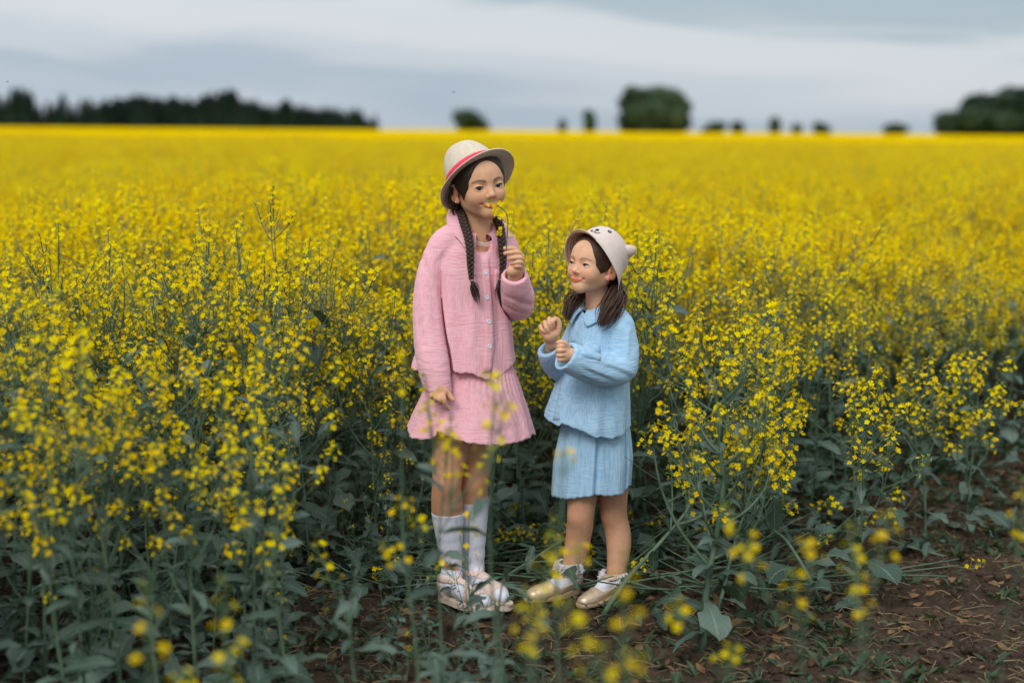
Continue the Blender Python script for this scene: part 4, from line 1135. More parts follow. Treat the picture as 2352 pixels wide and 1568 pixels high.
    wrinkle(S, p(1330, 900, -0.30), p(1470, 800, 0.0), 0.0028, (0.55, 0.1, 0.85), 140, 0.018, 15, 0.7)
    wrinkle(S, p(1385, 840, -0.25), p(1470, 730, 0.05), 0.0026, (0.8, 0.2, -0.45), 130, 0.016, 12, 1.7)
    wrinkle(S, p(1285, 960, -0.25), p(1460, 880, 0.15), 0.0022, (1, 0.5, 0.08), 120, 0.016, 10, 0.2)
    wrinkle(S, p(1235, 880, -0.2), p(1300, 780, 0.1), 0.0018, (0.4, 0.2, 0.9), 160, 0.014, 14, 0.2)
    S.ell(Vector(p(1368, 703, -0.02)), (0.042, 0.048, 0.040), 0.004, mode='sub')
    V, F = S.mesh(); V = smooth_v(V, F, 1, 0.4)
    shirt = link('shirt', np_mesh('shirt', V, F, M_BLUE), root); bv = bvh_of(V, F)
    up_tab = ([736, 780, 800, 862, 915, 968], [1322, 1314, 1309, 1300, 1290, 1278])
    for seg in ((738, 786), (866, 964)):
        rows = []
        for i in range(10):
            v = seg[0] + (seg[1] - seg[0]) * i / 9; uc = np.interp(v, *up_tab)
            rows.append([(uc - 8, v), (uc - 3, v), (uc + 2, v), (uc + 7, v)])
        patch(bv, rows, 0.0028, 'placket', M_BLUE, shirt)
    for (u, v) in ((1309, 780), (1296, 882), (1285, 935)): button(bv, u, v, shirt, 0.0055)
    patch(bv, [[(1336 + 8.6 * j + 0 * i, 781 + 2.3 * j + 9 * i) for j in range(6)] for i in range(5)], 0.0026, 'pocket', M_BLUE, shirt)
    collar(shirt, M_BLUE, Vector(p(1369, 706, 0.0)), -45, P(1369, 688, YB).z, 0.046, 0.084, 0.036, 0.014, 0.026, gap=0.22, back=0.03, thick=0.006)
    # ---------------- skirt
    hemtab = [(-1.0, 1140), (-0.85, 1144), (-0.6, 1146), (-0.35, 1143), (0.02, 1139), (0.06, 1136), (0.4, 1139), (0.8, 1134), (0.88, 1131), (0.93, 1116), (1.0, 1114)]
    ztop = zs(945)
    def skirt(th, t):
        c, s = math.cos(th), math.sin(th)
        cx = X(1370) * (1 - t) + X(1362) * t
        rx = 0.097 + (0.124 - 0.097) * min(1, t * 1.6) ** 0.8; ry = 0.088 + (0.105 - 0.088) * t
        f = 0.40 * (0.0050 * math.sin(13 * th + 0.9 + 0.5 * math.sin(2 * th)) + 0.0040 * math.sin(8 * th + 1.5 * t)) * min(1, t * 2.5)
        for c0, a_, w_ in ((0.06, -0.016, 0.035), (-0.05, 0.008, 0.07), (0.87, -0.018, 0.03), (-0.42, -0.007, 0.06), (0.45, 0.004, 0.12)):
            if s < 0: f += a_ * math.exp(-((c - c0) / w_) ** 2) * min(1, t * 2)
        f += 0.0008 * math.sin(50 * th) * (1 if t > 0.2 else 0) * (1 - t)
        if t < 0.20: f -= 0.003 * (1 - t / 0.2)
        r1 = Vector((cx + (rx + f) * c, YB + (ry + f) * s, 0))
        hv = np.interp(c, [a for a, _ in hemtab], [b for _, b in hemtab]); hz = P(1362, hv, r1.y).z if s < 0 else P(1362, np.interp(c, [-1, 1], [1140, 1114]), YB).z
        r1.z = ztop * (1 - t) + (hz + 0.0012 * math.sin(31 * th) + 0.0006 * math.sin(77 * th)) * t
        return r1
    shell('skirt', M_BLUE, root, skirt, 240, 40, 0.0028)
    # ---------------- ruffled socks and gold shoes
    for an, frill, heel, toe in ((ankL, (1306, 1301, -0.015), G(1330, 1364), G(1204, 1383)), (ankR, (1409, 1324, -0.010), G(1410, 1374), G(1327, 1397))):
        an = Vector(an); M, L = foot_frame(heel, toe); Mi = M.inverted(); fc = P(*frill[:2], YB + frill[2])
        wedge = lambda x: 0.010 + 0.018 * max(0, 1 - x / 0.6) ** 1.2
        wnp = lambda t: 0.010 + 0.018 * np.clip(1 - t / 0.6, 0, 1) ** 1.2
        S = SDF((-0.04, -0.08, 0.0), (L + 0.02, 0.08, 0.18), 0.0034)
        a_l = Mi @ an; S.cap(Mi @ fc, a_l, 0.0295, 0.0300, 0.01); S.cap(a_l, (0.17 * L, 0, 0.065), 0.0300, 0.031, 0.015)
        foot_sdf(S, L * 0.97, 1.0, wedge, -0.001); S.cut(Mi @ fc, (0, 0, 1), 0.06)
        V, F = S.mesh(); V = smooth_v(V, F, 1, 0.5); sock = link('sock', np_mesh('sock', V, F, M_WHITE_KNIT), root, mtx=M)
        # frill: three ruffled rings of tulle
        mb = MB(); rnd = random.Random(int(L * 9999)); fl = Mi @ fc
        for ring, (r0, r1, dz) in enumerate(((0.029, 0.050, 0.000), (0.029, 0.047, 0.008), (0.029, 0.045, 0.015))):
            rows = []; ph = rnd.uniform(0, 6)
            for i in range(5):
                t = i / 4; row = []
                for j in range(120):
                    th = 2 * math.pi * j / 120; ruf = math.sin(17 * th + ph + math.sin(5 * th)) * 0.0058 * t + math.sin(31 * th + ph) * 0.0025 * t
                    r_ = r0 + (r1 - r0) * t + 0.003 * math.sin(23 * th + ph) * t
                    row.append(fl + Vector((math.cos(th) * r_, math.sin(th) * r_, dz + ruf - 0.010 * t * t + 0.004 * t)))
                rows.append(row)
            inn = [[q_ + Vector((0, 0, -0.0008)) for q_ in r_] for r_ in rows[::-1]]
            mb.quad_grid(rows + inn, close=True)
        mb.build('frill', M_TULLE, sock)
        S = SDF((-0.03, -0.075, -0.004), (L + 0.025, 0.075, 0.14), 0.0028)
        def upper(X_, Y_, Z_):
            t = np.clip(X_ / L, 0, 1)
            return t
        foot_sdf(S, L * 0.98, 0.92, wedge, 0.0035, 0.02)
        S.cap((0.13 * L, 0, 0.05), a_l, 0.034, 0.0325, 0.012); S.cap(a_l, Mi @ fc, 0.0325, 0.0325, 0.006)
        def opening(X_, Y_, Z_):
            t = X_ / L
            line = np.interp(t, [-0.2, 0.0, 0.12, 0.3, 0.44, 0.54, 0.58], [0.070, 0.068, 0.062, 0.046, 0.042, 0.054, 0.12])
            strap = np.maximum(np.abs(Z_ - 0.077 + 0.05 * (X_ - 0.03)) - 0.0065, -1)
            return np.maximum(line - Z_, -strap)
        S.op(opening, (-0.03, -0.075, 0.02), (L + 0.02, 0.075, 0.15), 0.0015, 'sub')
        S.cap(a_l + Vector((0, 0, 0.012)), Mi @ fc + Vector((0, 0, 0.02)), 0.0285, 0.0285, 0.002, 'sub')
        V, F = S.mesh(); V = smooth_v(V, F, 1, 0.5); sh = link('shoe', np_mesh('shoe_upper', V, F, M_GOLD), root, mtx=M)
        S = SDF((-0.03, -0.06, -0.004), (L + 0.025, 0.06, 0.06), 0.0028)
        def solefn(X_, Y_, Z_):
            t = np.clip(X_ / L, 0, 1); w_ = 0.024 + 0.010 * np.sin(np.clip(t * 1.3 - 0.2, 0, 1) * math.pi)
            dx = np.maximum(np.maximum(-X_ + 0.020, X_ - (L - 0.024)), 0); d = np.sqrt(dx ** 2 + Y_ ** 2) - w_
            return np.maximum(np.maximum(d, Z_ - wnp(t) - 0.004), 0.002 - Z_)
        S.op(solefn, (-0.02, -0.05, 0), (L + 0.02, 0.05, 0.05), 0.002)
        V, F = S.mesh(); link('sole', np_mesh('shoe_sole', V, F, M_GOLD_SOLE), sh)
        mb = MB()
        for sgn in (-1, 1):
            for i in range(7):
                x = (0.50 + 0.045 * i) * L; mb.octa(Vector((x, sgn * (0.040 - 0.0012 * i) * L / 0.19, 0.036 - 0.001 * i)), (0.0014, 0.0014), (0, 1, 0))
        mb.build('perforation', M_NAVY, sh)
    # ---------------- pale bucket hat with an animal face and two round ears
    HAT = HM @ Matrix.Translation((0.0, -0.026, 0.026)) @ Matrix.Rotation(R(46), 4, 'X') @ Matrix.Rotation(R(-3), 4, 'Y')
    nth = 110
    def hp(th, t):      # t 0 crown centre .. 0.6 crown base .. 1 brim edge
        t = max(t, 0.001)
        c, s = math.cos(th), math.sin(th)
        if t < 0.60:
            q_ = t / 0.60; a = q_ * math.pi / 2
            e = 0.62
            r_ = math.sin(a) ** e; z = 0.080 * math.cos(a) ** 0.75
            r_ *= 0.86 + 0.14 * q_
            return Vector((0.084 * r_ * c, 0.096 * r_ * s, z))
        q_ = (t - 0.60) / 0.40
        dr = 0.003 + (0.031 - 0.006 * max(0, s)) * q_ ** 1.15
        up_ = max(0, s) ** 1.5
        z = -0.058 * q_ + 0.030 * q_ * q_ * up_ + 0.004 * q_ * math.sin(2 * th + 0.4) - 0.008 * q_ * max(0, -s)
        return Vector(((0.084 + dr) * c, (0.096 + dr + 0.001 * q_ * up_) * s, z))
    def on(th, t, off):
        a = hp(th, t); t = max(t, 0.015); n_ = (hp(th + 0.02, t) - hp(th - 0.02, t)).cross(hp(th, t + 0.01) - hp(th, t - 0.01)).normalized()
        if n_.dot(a - Vector((0, 0, 0.03))) < 0: n_ = -n_
        return a + n_ * off
    mb = MB(); ts = [0.004 + 0.996 * i / 46 for i in range(47)]
    rows = [[hp(2 * math.pi * j / nth, t) for j in range(nth + 1)] for t in ts]
    inn = [[on(2 * math.pi * j / nth, min(t, 0.985), -0.0026) for j in range(nth + 1)] for t in ts[::-1]]
    tv = ts + ts[::-1]
    mb.quad_grid([list(reversed(r)) for r in rows + inn], uvs=lambda i, j: (j / nth, tv[i]))
    for fi in range(47 * nth, len(mb.m)): mb.m[fi] = 1
    hat = mb.build('hat', [M_PALESTRAW, M_INNER], root); hat.matrix_local = HAT
    # ears
    for sx in (-1, 1):
        mb = MB(); c0 = Vector((sx * 0.064, -0.010, 0.052)); ax = Vector((sx * 0.75, -0.05, 0.66)).normalized(); fx = Vector((0, 1, 0)); sd = ax.cross(fx).normalized(); fx = sd.cross(ax)
        rows = []
        for i in range(10):
            a = (i / 9) * math.pi / 2; rr = math.cos(a)
            rows.append([c0 + ax * (0.032 * math.sin(a)) + (sd * math.cos(b) * 0.015 + fx * math.sin(b) * 0.023) * max(rr, 0.02) for b in [2 * math.pi * j / 24 for j in range(25)]])
        mb.quad_grid([list(reversed(r)) for r in rows], uvs=lambda i, j: (j / 24, i / 30)); mb.build('hat_ear', M_PALESTRAW, hat)
    # printed face: thin discs and strokes following the crown
    def disc(th0, t0, rt, rth, off, mat, name):
        m_ = MB(); c_ = on(th0, t0, off)
        rows = [[on(th0 + rth * k * math.cos(b), t0 + rt * k * math.sin(b), off * (1 if k < 1 else 0.2)) for b in [2 * math.pi * j / 20 for j in range(20)]] for k in (0.02, 0.6, 0.96, 1.0)]
        m_.quad_grid(rows, close=True); return m_.build(name, mat, hat)
    f0 = math.pi / 2 + 0.14
    for sx in (-1, 1):
        disc(f0 + sx * 0.40, 0.455, 0.034, 0.085, 0.0014, M_NAVY, 'printed_eye')
        disc(f0 + sx * 0.40, 0.455, 0.010, 0.022, 0.0022, M_WHITEPR, 'printed_pupil')
    disc(f0, 0.555, 0.020, 0.085, 0.0014, M_NAVY, 'printed_nose')
    mb = MB()
    for sx in (-1, 1):
        mb.tube([on(f0 + sx * (0.005 + 0.19 * k), 0.575 + 0.035 * math.sin(k * math.pi) * (1 if k < 1 else 1) + 0.01 * (1 - k), 0.001) for k in [i / 8 for i in range(9)]], 0.0012, 5)
    mb.build('printed_mouth', M_NAVY, hat)
    finish(root); return root
# ------------------------------------------------------------------ materials of the field
def leaf_mat(name, c1, c2, vein, tr=0.22, rough=0.55):
    m, t, b = new_mat(name)
    uv = t.nodes.new('ShaderNodeUVMap'); sp = t.nodes.new('ShaderNodeSeparateXYZ'); t.links.new(uv.outputs[0], sp.inputs[0])
    oi = t.nodes.new('ShaderNodeObjectInfo')
    f = tex_noise(t, 9, 4, 0.6, obj_coord(t))
    rnd = math_node(t, 'ADD', math_node(t, 'MULTIPLY', f, 0.8), math_node(t, 'MULTIPLY', math_node(t, 'SUBTRACT', oi.outputs['Random'], 0.5), 0.5))
    col = mixc(t, ramp(t, rnd, [(0.2, 0.0), (0.65, 1.0)]), c1, c2)
    mid = math_node(t, 'ABSOLUTE', math_node(t, 'SUBTRACT', sp.outputs[0], 0.5))
    mw = ramp(t, mid, [(0.0, 1.0), (0.045, 0.0)])
    side = math_node(t, 'SINE', math_node(t, 'MULTIPLY', math_node(t, 'ADD', sp.outputs[1], math_node(t, 'MULTIPLY', mid, -0.6)), 62.0))
    sv = math_node(t, 'MULTIPLY', ramp(t, side, [(0.88, 0.0), (1.0, 1.0)]), 0.35)
    col = mixc(t, math_node(t, 'MAXIMUM', math_node(t, 'MULTIPLY', mw, 0.8), sv), col, vein)
    t.links.new(col, b.inputs['Base Color']); b.inputs['Roughness'].default_value = rough; b.inputs['Specular IOR Level'].default_value = 0.45
    bump(t, b, f, 0.25, 0.004)
    tn = t.nodes.new('ShaderNodeBsdfTranslucent'); t.links.new(mixc(t, 0.5, col, (0.10, 0.17, 0.03)), tn.inputs[0])
    mx = t.nodes.new('ShaderNodeMixShader'); mx.inputs[0].default_value = tr
    t.links.new(b.outputs[0], mx.inputs[1]); t.links.new(tn.outputs[0], mx.inputs[2]); t.links.new(mx.outputs[0], t.nodes['Material Output'].inputs[0])
    return m
M_LEAF = leaf_mat('rapeseed_leaf', (0.042, 0.080, 0.056), (0.115, 0.170, 0.135), (0.23, 0.30, 0.21))
M_STEM = simple('rapeseed_stem', (0.060, 0.110, 0.060), (0.115, 0.170, 0.105), 12, 0.5, 0.4)
M_BUD = simple('rapeseed_bud', (0.17, 0.24, 0.04), (0.30, 0.33, 0.05), 60, 0.55, 0.3)
def petal_mat():
    m, t, b = new_mat('rapeseed_petal')
    oi = t.nodes.new('ShaderNodeObjectInfo')
    f = tex_noise(t, 28, 2, 0.6, obj_coord(t))
    g = math_node(t, 'ADD', f, math_node(t, 'MULTIPLY', math_node(t, 'SUBTRACT', oi.outputs['Random'], 0.5), 0.35))
    col = mixc(t, ramp(t, g, [(0.3, 0.0), (0.7, 1.0)]), (0.90, 0.60, 0.001), (0.95, 0.77, 0.001))
    t.links.new(col, b.inputs['Base Color']); b.inputs['Roughness'].default_value = 1.0; b.inputs['Specular IOR Level'].default_value = 0.0
    tn = t.nodes.new('ShaderNodeBsdfTranslucent'); t.links.new(col, tn.inputs[0])
    mx = t.nodes.new('ShaderNodeMixShader'); mx.inputs[0].default_value = 0.35
    t.links.new(b.outputs[0], mx.inputs[1]); t.links.new(tn.outputs[0], mx.inputs[2]); t.links.new(mx.outputs[0], t.nodes['Material Output'].inputs[0])
    return m
M_PETAL = petal_mat()
M_DRYLEAF = simple('withered_leaf', (0.13, 0.065, 0.028), (0.26, 0.155, 0.075), 14, 0.8, 0.2, (60, 0.4, 0.004), trans=(0.2, None))
M_STRAWBIT = simple('dry_straw', (0.30, 0.21, 0.12), (0.18, 0.12, 0.07), 20, 0.8, 0.2)
M_WEED = simple('weed_leaf', (0.030, 0.055, 0.026), (0.060, 0.095, 0.048), 15, 0.6, 0.3, trans=(0.2, (0.08, 0.15, 0.02)))
PM = [M_STEM, M_LEAF, M_PETAL, M_BUD]

# ------------------------------------------------------------------ plant pieces
def leaf_mb(L, W, seed, lobed=False, nx=5, ny=7):
    rnd = random.Random(seed); mb = MB(); rows = []
    bend = rnd.uniform(0.5, 1.5); roll = rnd.uniform(-0.5, 0.5); ph = rnd.uniform(0, 6); cup = rnd.uniform(0.15, 0.5)
    for i in range(ny):
        t = i / (ny - 1)
        if lobed:
            w = W * (0.16 + 0.84 * math.exp(-((t - 0.72) / 0.26) ** 2) + 0.20 * abs(math.sin(t * 13))) * (1 if t < 0.9 else 0.75)
            w *= min(1, (1 - t) / 0.10 + 0.15)
        else:
            w = W * (math.sin(math.pi * min(1, t * 0.93 + 0.07)) ** 0.75) * (1 - 0.25 * t)
            if t > 0.97: w = W * 0.03
        a = bend * t * t * 1.1 ; y = L * (t - 0.18 * bend * t ** 3); z = L * (0.10 * t - 0.32 * bend * t ** 2.2)
        row = []
        for j in range(nx):
            s = 2 * j / (nx - 1) - 1
            wz = cup * abs(s) * w * 0.8 + math.sin(t * 16 + ph + (2 if s > 0 else 0)) * abs(s) * W * 0.16
            row.append(Vector((s * w * math.cos(roll * t) , y, z + wz + s * w * math.sin(roll * t))))
        rows.append(row)
    mb.quad_grid(rows, 1)
    return mb
def flower(mb, c, n, r, rnd, detail=True, mat=2):
    n = n.normalized(); x = n.orthogonal().normalized(); y = n.cross(x); a0 = rnd.uniform(0, math.pi)
    cupv = rnd.uniform(0.10, 0.75)
    for k in range(4):
        a = a0 + k * math.pi / 2 + rnd.uniform(-.15, .15); d = x * math.cos(a) + y * math.sin(a); s = n.cross(d)
        up = n * cupv
        if detail:
            p = [c, c + (d + up * 0.6) * r * 0.45 + s * r * 0.30, c + (d + up * .75) * r * 0.90 + s * r * 0.50, c + (d + up * .5) * r * 1.02, c + (d + up * .75) * r * 0.90 - s * r * 0.50, c + (d + up * 0.6) * r * 0.45 - s * r * 0.30]
            mb.poly(p, mat)
        else:
            mb.poly([c, c + (d + up) * r * 0.8 + s * r * 0.38, c + (d + up * .5) * r * 1.02, c + (d + up) * r * 0.8 - s * r * 0.38], mat)
def raceme_mb(seed, L=0.13, nf=15, detail=True, pods=True, rs=1.0):
    rnd = random.Random(seed); mb = MB(); lean = Vector((rnd.uniform(-.12, .12), rnd.uniform(-.12, .12), 0))
    ax = lambda t: Vector((0, 0, L * t)) + lean * L * t * t
    mb.tube([ax(0), ax(0.5), ax(1)], [0.0022, 0.0018, 0.0012], 3, 0, cap=False)
    for i in range(nf):
        t = 0.15 + 0.80 * (i + rnd.random() * .7) / nf; a = i * 2.4 + rnd.uniform(-.4, .4)
        plen = (0.026 * (1 - 0.55 * t) + 0.004) * rnd.uniform(.8, 1.2); o = Vector((math.cos(a), math.sin(a), 0.35 + 0.7 * t)).normalized()
        b = ax(t); c = b + o * plen
        mb.tube([b, c], [0.0007, 0.0006], 3, 3, cap=False)
        if rnd.random() < 0.12:
            mb.octa(c, (0.0022, 0.0045), o, 3); continue
        nn = (o + Vector((rnd.uniform(-.5, .5), rnd.uniform(-.5, .5), rnd.uniform(-.1, .6)))).normalized()
        flower(mb, c, nn, rnd.uniform(0.0066, 0.0094) * rs, rnd, detail)
    for i in range(9 if detail else 3):
        a = rnd.uniform(0, 6.28); rr = rnd.uniform(0.001, 0.007); c = ax(1) + Vector((math.cos(a) * rr, math.sin(a) * rr, rnd.uniform(0.0, 0.009)))
        mb.octa(c, (0.0018, 0.0034), (math.cos(a) * .4, math.sin(a) * .4, 1), 3)
    if pods:
        for i in range(4):
            t = -0.25 + 0.1 * i; a = rnd.uniform(0, 6.28); b = Vector((0, 0, L * t)); o = Vector((math.cos(a), math.sin(a), 0.9)).normalized()
            mb.tube([b, b + o * 0.018, b + (o + Vector((0, 0, .5))) * 0.030], [0.0006, 0.0012, 0.0004], 3, 0, cap=False)
    return mb
LEAF_MB = [leaf_mb(0.075, 0.010, 1), leaf_mb(0.10, 0.014, 2), leaf_mb(0.12, 0.019, 3), leaf_mb(0.14, 0.024, 4), leaf_mb(0.18, 0.036, 5, True, 5, 11), leaf_mb(0.21, 0.042, 6, True, 5, 11), leaf_mb(0.09, 0.018, 7)]
RAC_MB = [raceme_mb(11, 0.085, 12), raceme_mb(12, 0.11, 14), raceme_mb(13, 0.06, 9), raceme_mb(14, 0.12, 15), raceme_mb(15, 0.045, 7), raceme_mb(16, 0.09, 9), raceme_mb(17, 0.15, 8), raceme_mb(18, 0.10, 6)]
LEAF_ME = [m.mesh('leaf', PM) for m in LEAF_MB]; RAC_ME = [m.mesh('flower_cluster', PM, smooth=False) for m in RAC_MB]

def frame_at(p, z, spin, s=1.0, yalong=False):
    """matrix with local Z (or Y for leaves) along z"""
    z = Vector(z).normalized()
    q = z.to_track_quat('Y', 'Z') if yalong else z.to_track_quat('Z', 'Y')
    M = Matrix.Translation(p) @ q.to_matrix().to_4x4() @ Matrix.Rotation(spin, 4, 'Y' if yalong else 'Z')
    return M @ Matrix.Scale(s, 4)
def plant(seed, H=1.0, nb=6, lean=(0, 0), main=None, leaves=1.0, low=True, flowers=1.0, spread=1.0, r0=0.0065, bare=0.0, bl=1.0, sparse=False):
    """returns stem MB, [(leaf index, matrix)], [(raceme index, matrix)]"""
    rnd = random.Random(seed); st = MB(); lv = []; rc = []
    if main is None:
        wob = [rnd.uniform(-.03, .03) for _ in range(6)]
        main = [Vector((0, 0, -0.02)), Vector((lean[0] * .1 + wob[0], lean[1] * .1 + wob[1], H * .3)), Vector((lean[0] * .45 + wob[2], lean[1] * .45 + wob[3], H * .65)), Vector((lean[0] + wob[4], lean[1] + wob[5], H * .92))]
    pts = fit_pts(main); n = len(pts)
    tot = sum((b - a).length for a, b in zip(pts[:-1], pts[1:]))
    st.tube(pts, [r0 * (1 - 0.72 * i / (n - 1)) for i in range(n)], 6, 0)
    def tip(p, d, big=True):
        k = rnd.choice([0, 1, 3, 0]) if big else rnd.choice([2, 4, 5, 2])
        if sparse: k = rnd.choice([6, 7, 4])
        if rnd.random() < flowers: rc.append((k, frame_at(p - d * 0.01, (d + Vector((0, 0, .5))), rnd.uniform(0, 6.28), rnd.uniform(0.9, 1.2))))
    dtop = (pts[-1] - pts[-2]).normalized(); tip(pts[-1], dtop)
    def at(t):
        x = t * (n - 1); i = min(n - 2, int(x)); return pts[i].lerp(pts[i + 1], x - i), (pts[i + 1] - pts[i]).normalized()
    a0 = rnd.uniform(0, 6.28)
    for i in range(nb):
        t = 0.30 + bare + (0.62 - bare) * (i + rnd.uniform(0, .6)) / nb; p, d = at(min(t, .96)); az = a0 + i * 2.4 + rnd.uniform(-.4, .4)
        side = d.orthogonal().normalized(); side = (Matrix.Rotation(az, 3, d) @ side)
        Lb = tot * rnd.uniform(0.30, 0.46) * (1.15 - 0.75 * t) * 1.25 * bl
        up = Vector((0, 0, 1)); p1 = p + (side * 0.62 * spread + d * 0.8).normalized() * Lb * .35; p2 = p1 + (side * 0.42 * spread + d * .4 + up * .7).normalized() * Lb * .35; p3 = p2 + (side * 0.15 * spread + up).normalized() * Lb * .33
        bp = fit_pts([p, p1, p2, p3]); m_ = len(bp)
        st.tube(bp, [r0 * 0.50 * (1 - 0.62 * j / (m_ - 1)) for j in range(m_)], 4, 0, cap=False)
        tip(p3, (p3 - p2).normalized())
        # side shoots
        for q in range(rnd.choice([2, 2, 3, 3, 4]) if not sparse else 1):
            j = int(m_ * rnd.uniform(.35, .8)); b = bp[j]; sd = Vector((rnd.uniform(-1, 1), rnd.uniform(-1, 1), rnd.uniform(.2, 1.3))).normalized(); e = b + sd * rnd.uniform(.06, .17)
            st.tube([b, b.lerp(e, .5) + Vector((0, 0, -.004)), e], [0.0018, 0.0014, 0.001], 3, 0, cap=False); tip(e, sd, False)
        if rnd.random() < leaves:
            lv.append((rnd.choice([0, 1, 2, 3, 1]), frame_at(p, (side + Vector((0, 0, rnd.uniform(-.1, .7)))), rnd.uniform(-.5, .5), rnd.uniform(.8, 1.25), True)))
        if rnd.random() < leaves * .9:
            b = bp[int(m_ * .5)]; sd = Vector((rnd.uniform(-1, 1), rnd.uniform(-1, 1), .3))
            lv.append((rnd.choice([0, 1, 6]), frame_at(b, sd, rnd.uniform(-.5, .5), rnd.uniform(.6, 1.0), True)))
    nl = int(7 * leaves) if low else int(2 * leaves)
    for i in range(nl):
        t = (0.06 if low else 0.2) + 0.36 * i / max(1, nl) + rnd.uniform(0, .04); p, d = at(t); a = a0 + 1.2 + i * 2.4; sd = Vector((math.cos(a), math.sin(a), rnd.uniform(-.15, .45)))
        lv.append((rnd.choice([3, 4, 5, 2]) if t < .3 else rnd.choice([2, 3, 1]), frame_at(p, sd, rnd.uniform(-.4, .4), rnd.uniform(.75, 1.15), True)))
    return st, lv, rc
def plant_object(data, name, loc, stem_me=None, **tags):
    st, lv, rc = data; root = empty(name, loc, **tags)
    link('stem', stem_me or st.mesh('stem', PM), root)
    for k, M in lv: link('leaf', LEAF_ME[k], root, mtx=M)
    for k, M in rc: link('flower_cluster', RAC_ME[k], root, mtx=M)
    return root
def plant_joined(data, name, rac=RAC_MB):
    st, lv, rc = data; mb = MB(); mb.add(st, Matrix.Identity(4))
    for k, M in lv: mb.add(LEAF_MB[k], M)
    for k, M in rc: mb.add(rac[k], M)
    return mb.mesh(name, PM, smooth=False)

# ------------------------------------------------------------------ soil
def soil_mat():
    m, t, b = new_mat('soil'); oc = obj_coord(t)
    a = tex_noise(t, 2.2, 5, 0.6, oc); c = tex_noise(t, 24, 6, 0.7, oc); d = tex_noise(t, 140, 4, 0.7, oc)
    col = mixc(t, ramp(t, a, [(0.35, 0.0), (0.65, 1.0)]), (0.042, 0.026, 0.016), (0.080, 0.053, 0.034))
    col = mixc(t, ramp(t, c, [(0.42, 0.0), (0.70, 0.9)]), col, (0.125, 0.088, 0.058))
    col = mixc(t, math_node(t, 'MULTIPLY', ramp(t, d, [(0.50, 0.0), (0.72, 1.0)]), 0.55), col, (0.030, 0.018, 0.011))
    t.links.new(col, b.inputs['Base Color']); b.inputs['Roughness'].default_value = 0.92; b.inputs['Specular IOR Level'].default_value = 0.15
    n1 = bump(t, b, c, 0.9, 0.03); bump(t, b, d, 0.8, 0.008, n1); return m
M_SOIL = soil_mat()
def soil_h(x, y):
    v = Vector((x, y, 0))
    h = noise.fractal(v * 1.6, 1.0, 2.1, 3) * 0.022 + abs(noise.noise(v * 7 + Vector((3, 1, 0)))) * 0.030 + noise.fractal(v * 22, 0.8, 2.2, 3) * 0.010
    return h - 0.012
def build_ground():
    def axis(lo, a, b, hi, fine, grow=1.35):
        xs = list(np.arange(a, b + 1e-6, fine)); st = fine
        x = b
        while x < hi: st *= grow; x += st; xs.append(min(x, hi))
        st = fine; x = a
        while x > lo: st *= grow; x -= st; xs.insert(0, max(x, lo))
        return np.array(xs)
    xs = axis(-3500, -1.1, 2.6, 3500, 0.018); ys = axis(-6, 3.3, 6.6, 5000, 0.020)
    Z = np.zeros((len(ys), len(xs)))
    for i, y in enumerate(ys):
        for j, x in enumerate(xs):
            if -8 < x < 8 and 0 < y < 14: Z[i, j] = soil_h(x, y)
    V = np.stack([np.tile(xs, (len(ys), 1)), np.tile(ys[:, None], (1, len(xs))), Z], -1).reshape(-1, 3)
    I = np.arange(len(V)).reshape(len(ys), len(xs)); F = np.stack([I[:-1, :-1], I[:-1, 1:], I[1:, 1:], I[1:, :-1]], -1).reshape(-1, 4)
    link('ground', np_mesh('ground', V, F, M_SOIL), kind='structure')
build_ground()

# ------------------------------------------------------------------ where plants stand
def edge_y(x):      # front edge of the standing crop to the right of and behind the girls
    return float(np.interp(x, [-0.9, -0.45, -0.2, 0.2, 0.55, 0.8, 1.2, 1.7, 2.2, 3.0, 5.0], [3.00, 3.45, 4.62, 4.72, 4.78, 4.8, 5.2, 5.75, 6.2, 7.0, 9.0]))
def hmap(x, y):     # height of the crop
    h = float(np.interp(y, [4.6, 7.0], [0.97, 0.90])) + 0.10 * noise.noise(Vector((x * .45, y * .45, 2))) + 0.04 * noise.noise(Vector((x * 1.7, y * 1.7, 5)))
    if x < -0.3: h *= float(np.interp(y, [2.9, 3.3, 3.8, 4.6, 6], [0.76, 0.84, 0.94, 1.0, 1.0]))
    if x > 0.6: h *= float(np.interp(y - edge_y(x), [0, .8, 2.0], [0.84, .93, 1.0]))
    return h
VAR_SPEC = [(101, 6, (0.05, 0.02), 0.8), (102, 7, (-0.08, 0.05), 0.9), (103, 5, (0.12, -0.05), 0.8), (104, 8, (-0.03, -0.06), 0.9), (105, 6, (0.0, 0.10), 0.7),
            (106, 7, (-0.14, 0.0), 0.9), (107, 5, (0.03, 0.0), 1.0), (108, 8, (0.09, 0.08), 0.7), (109, 6, (-0.05, -0.1), 0.8), (110, 7, (0.02, 0.04), 0.9)]
VARS = [plant(s, 1.0, nb, ln, leaves=lf * 1.6, flowers=.85, spread=random.Random(s).uniform(.9, 1.3)) for s, nb, ln, lf in VAR_SPEC]

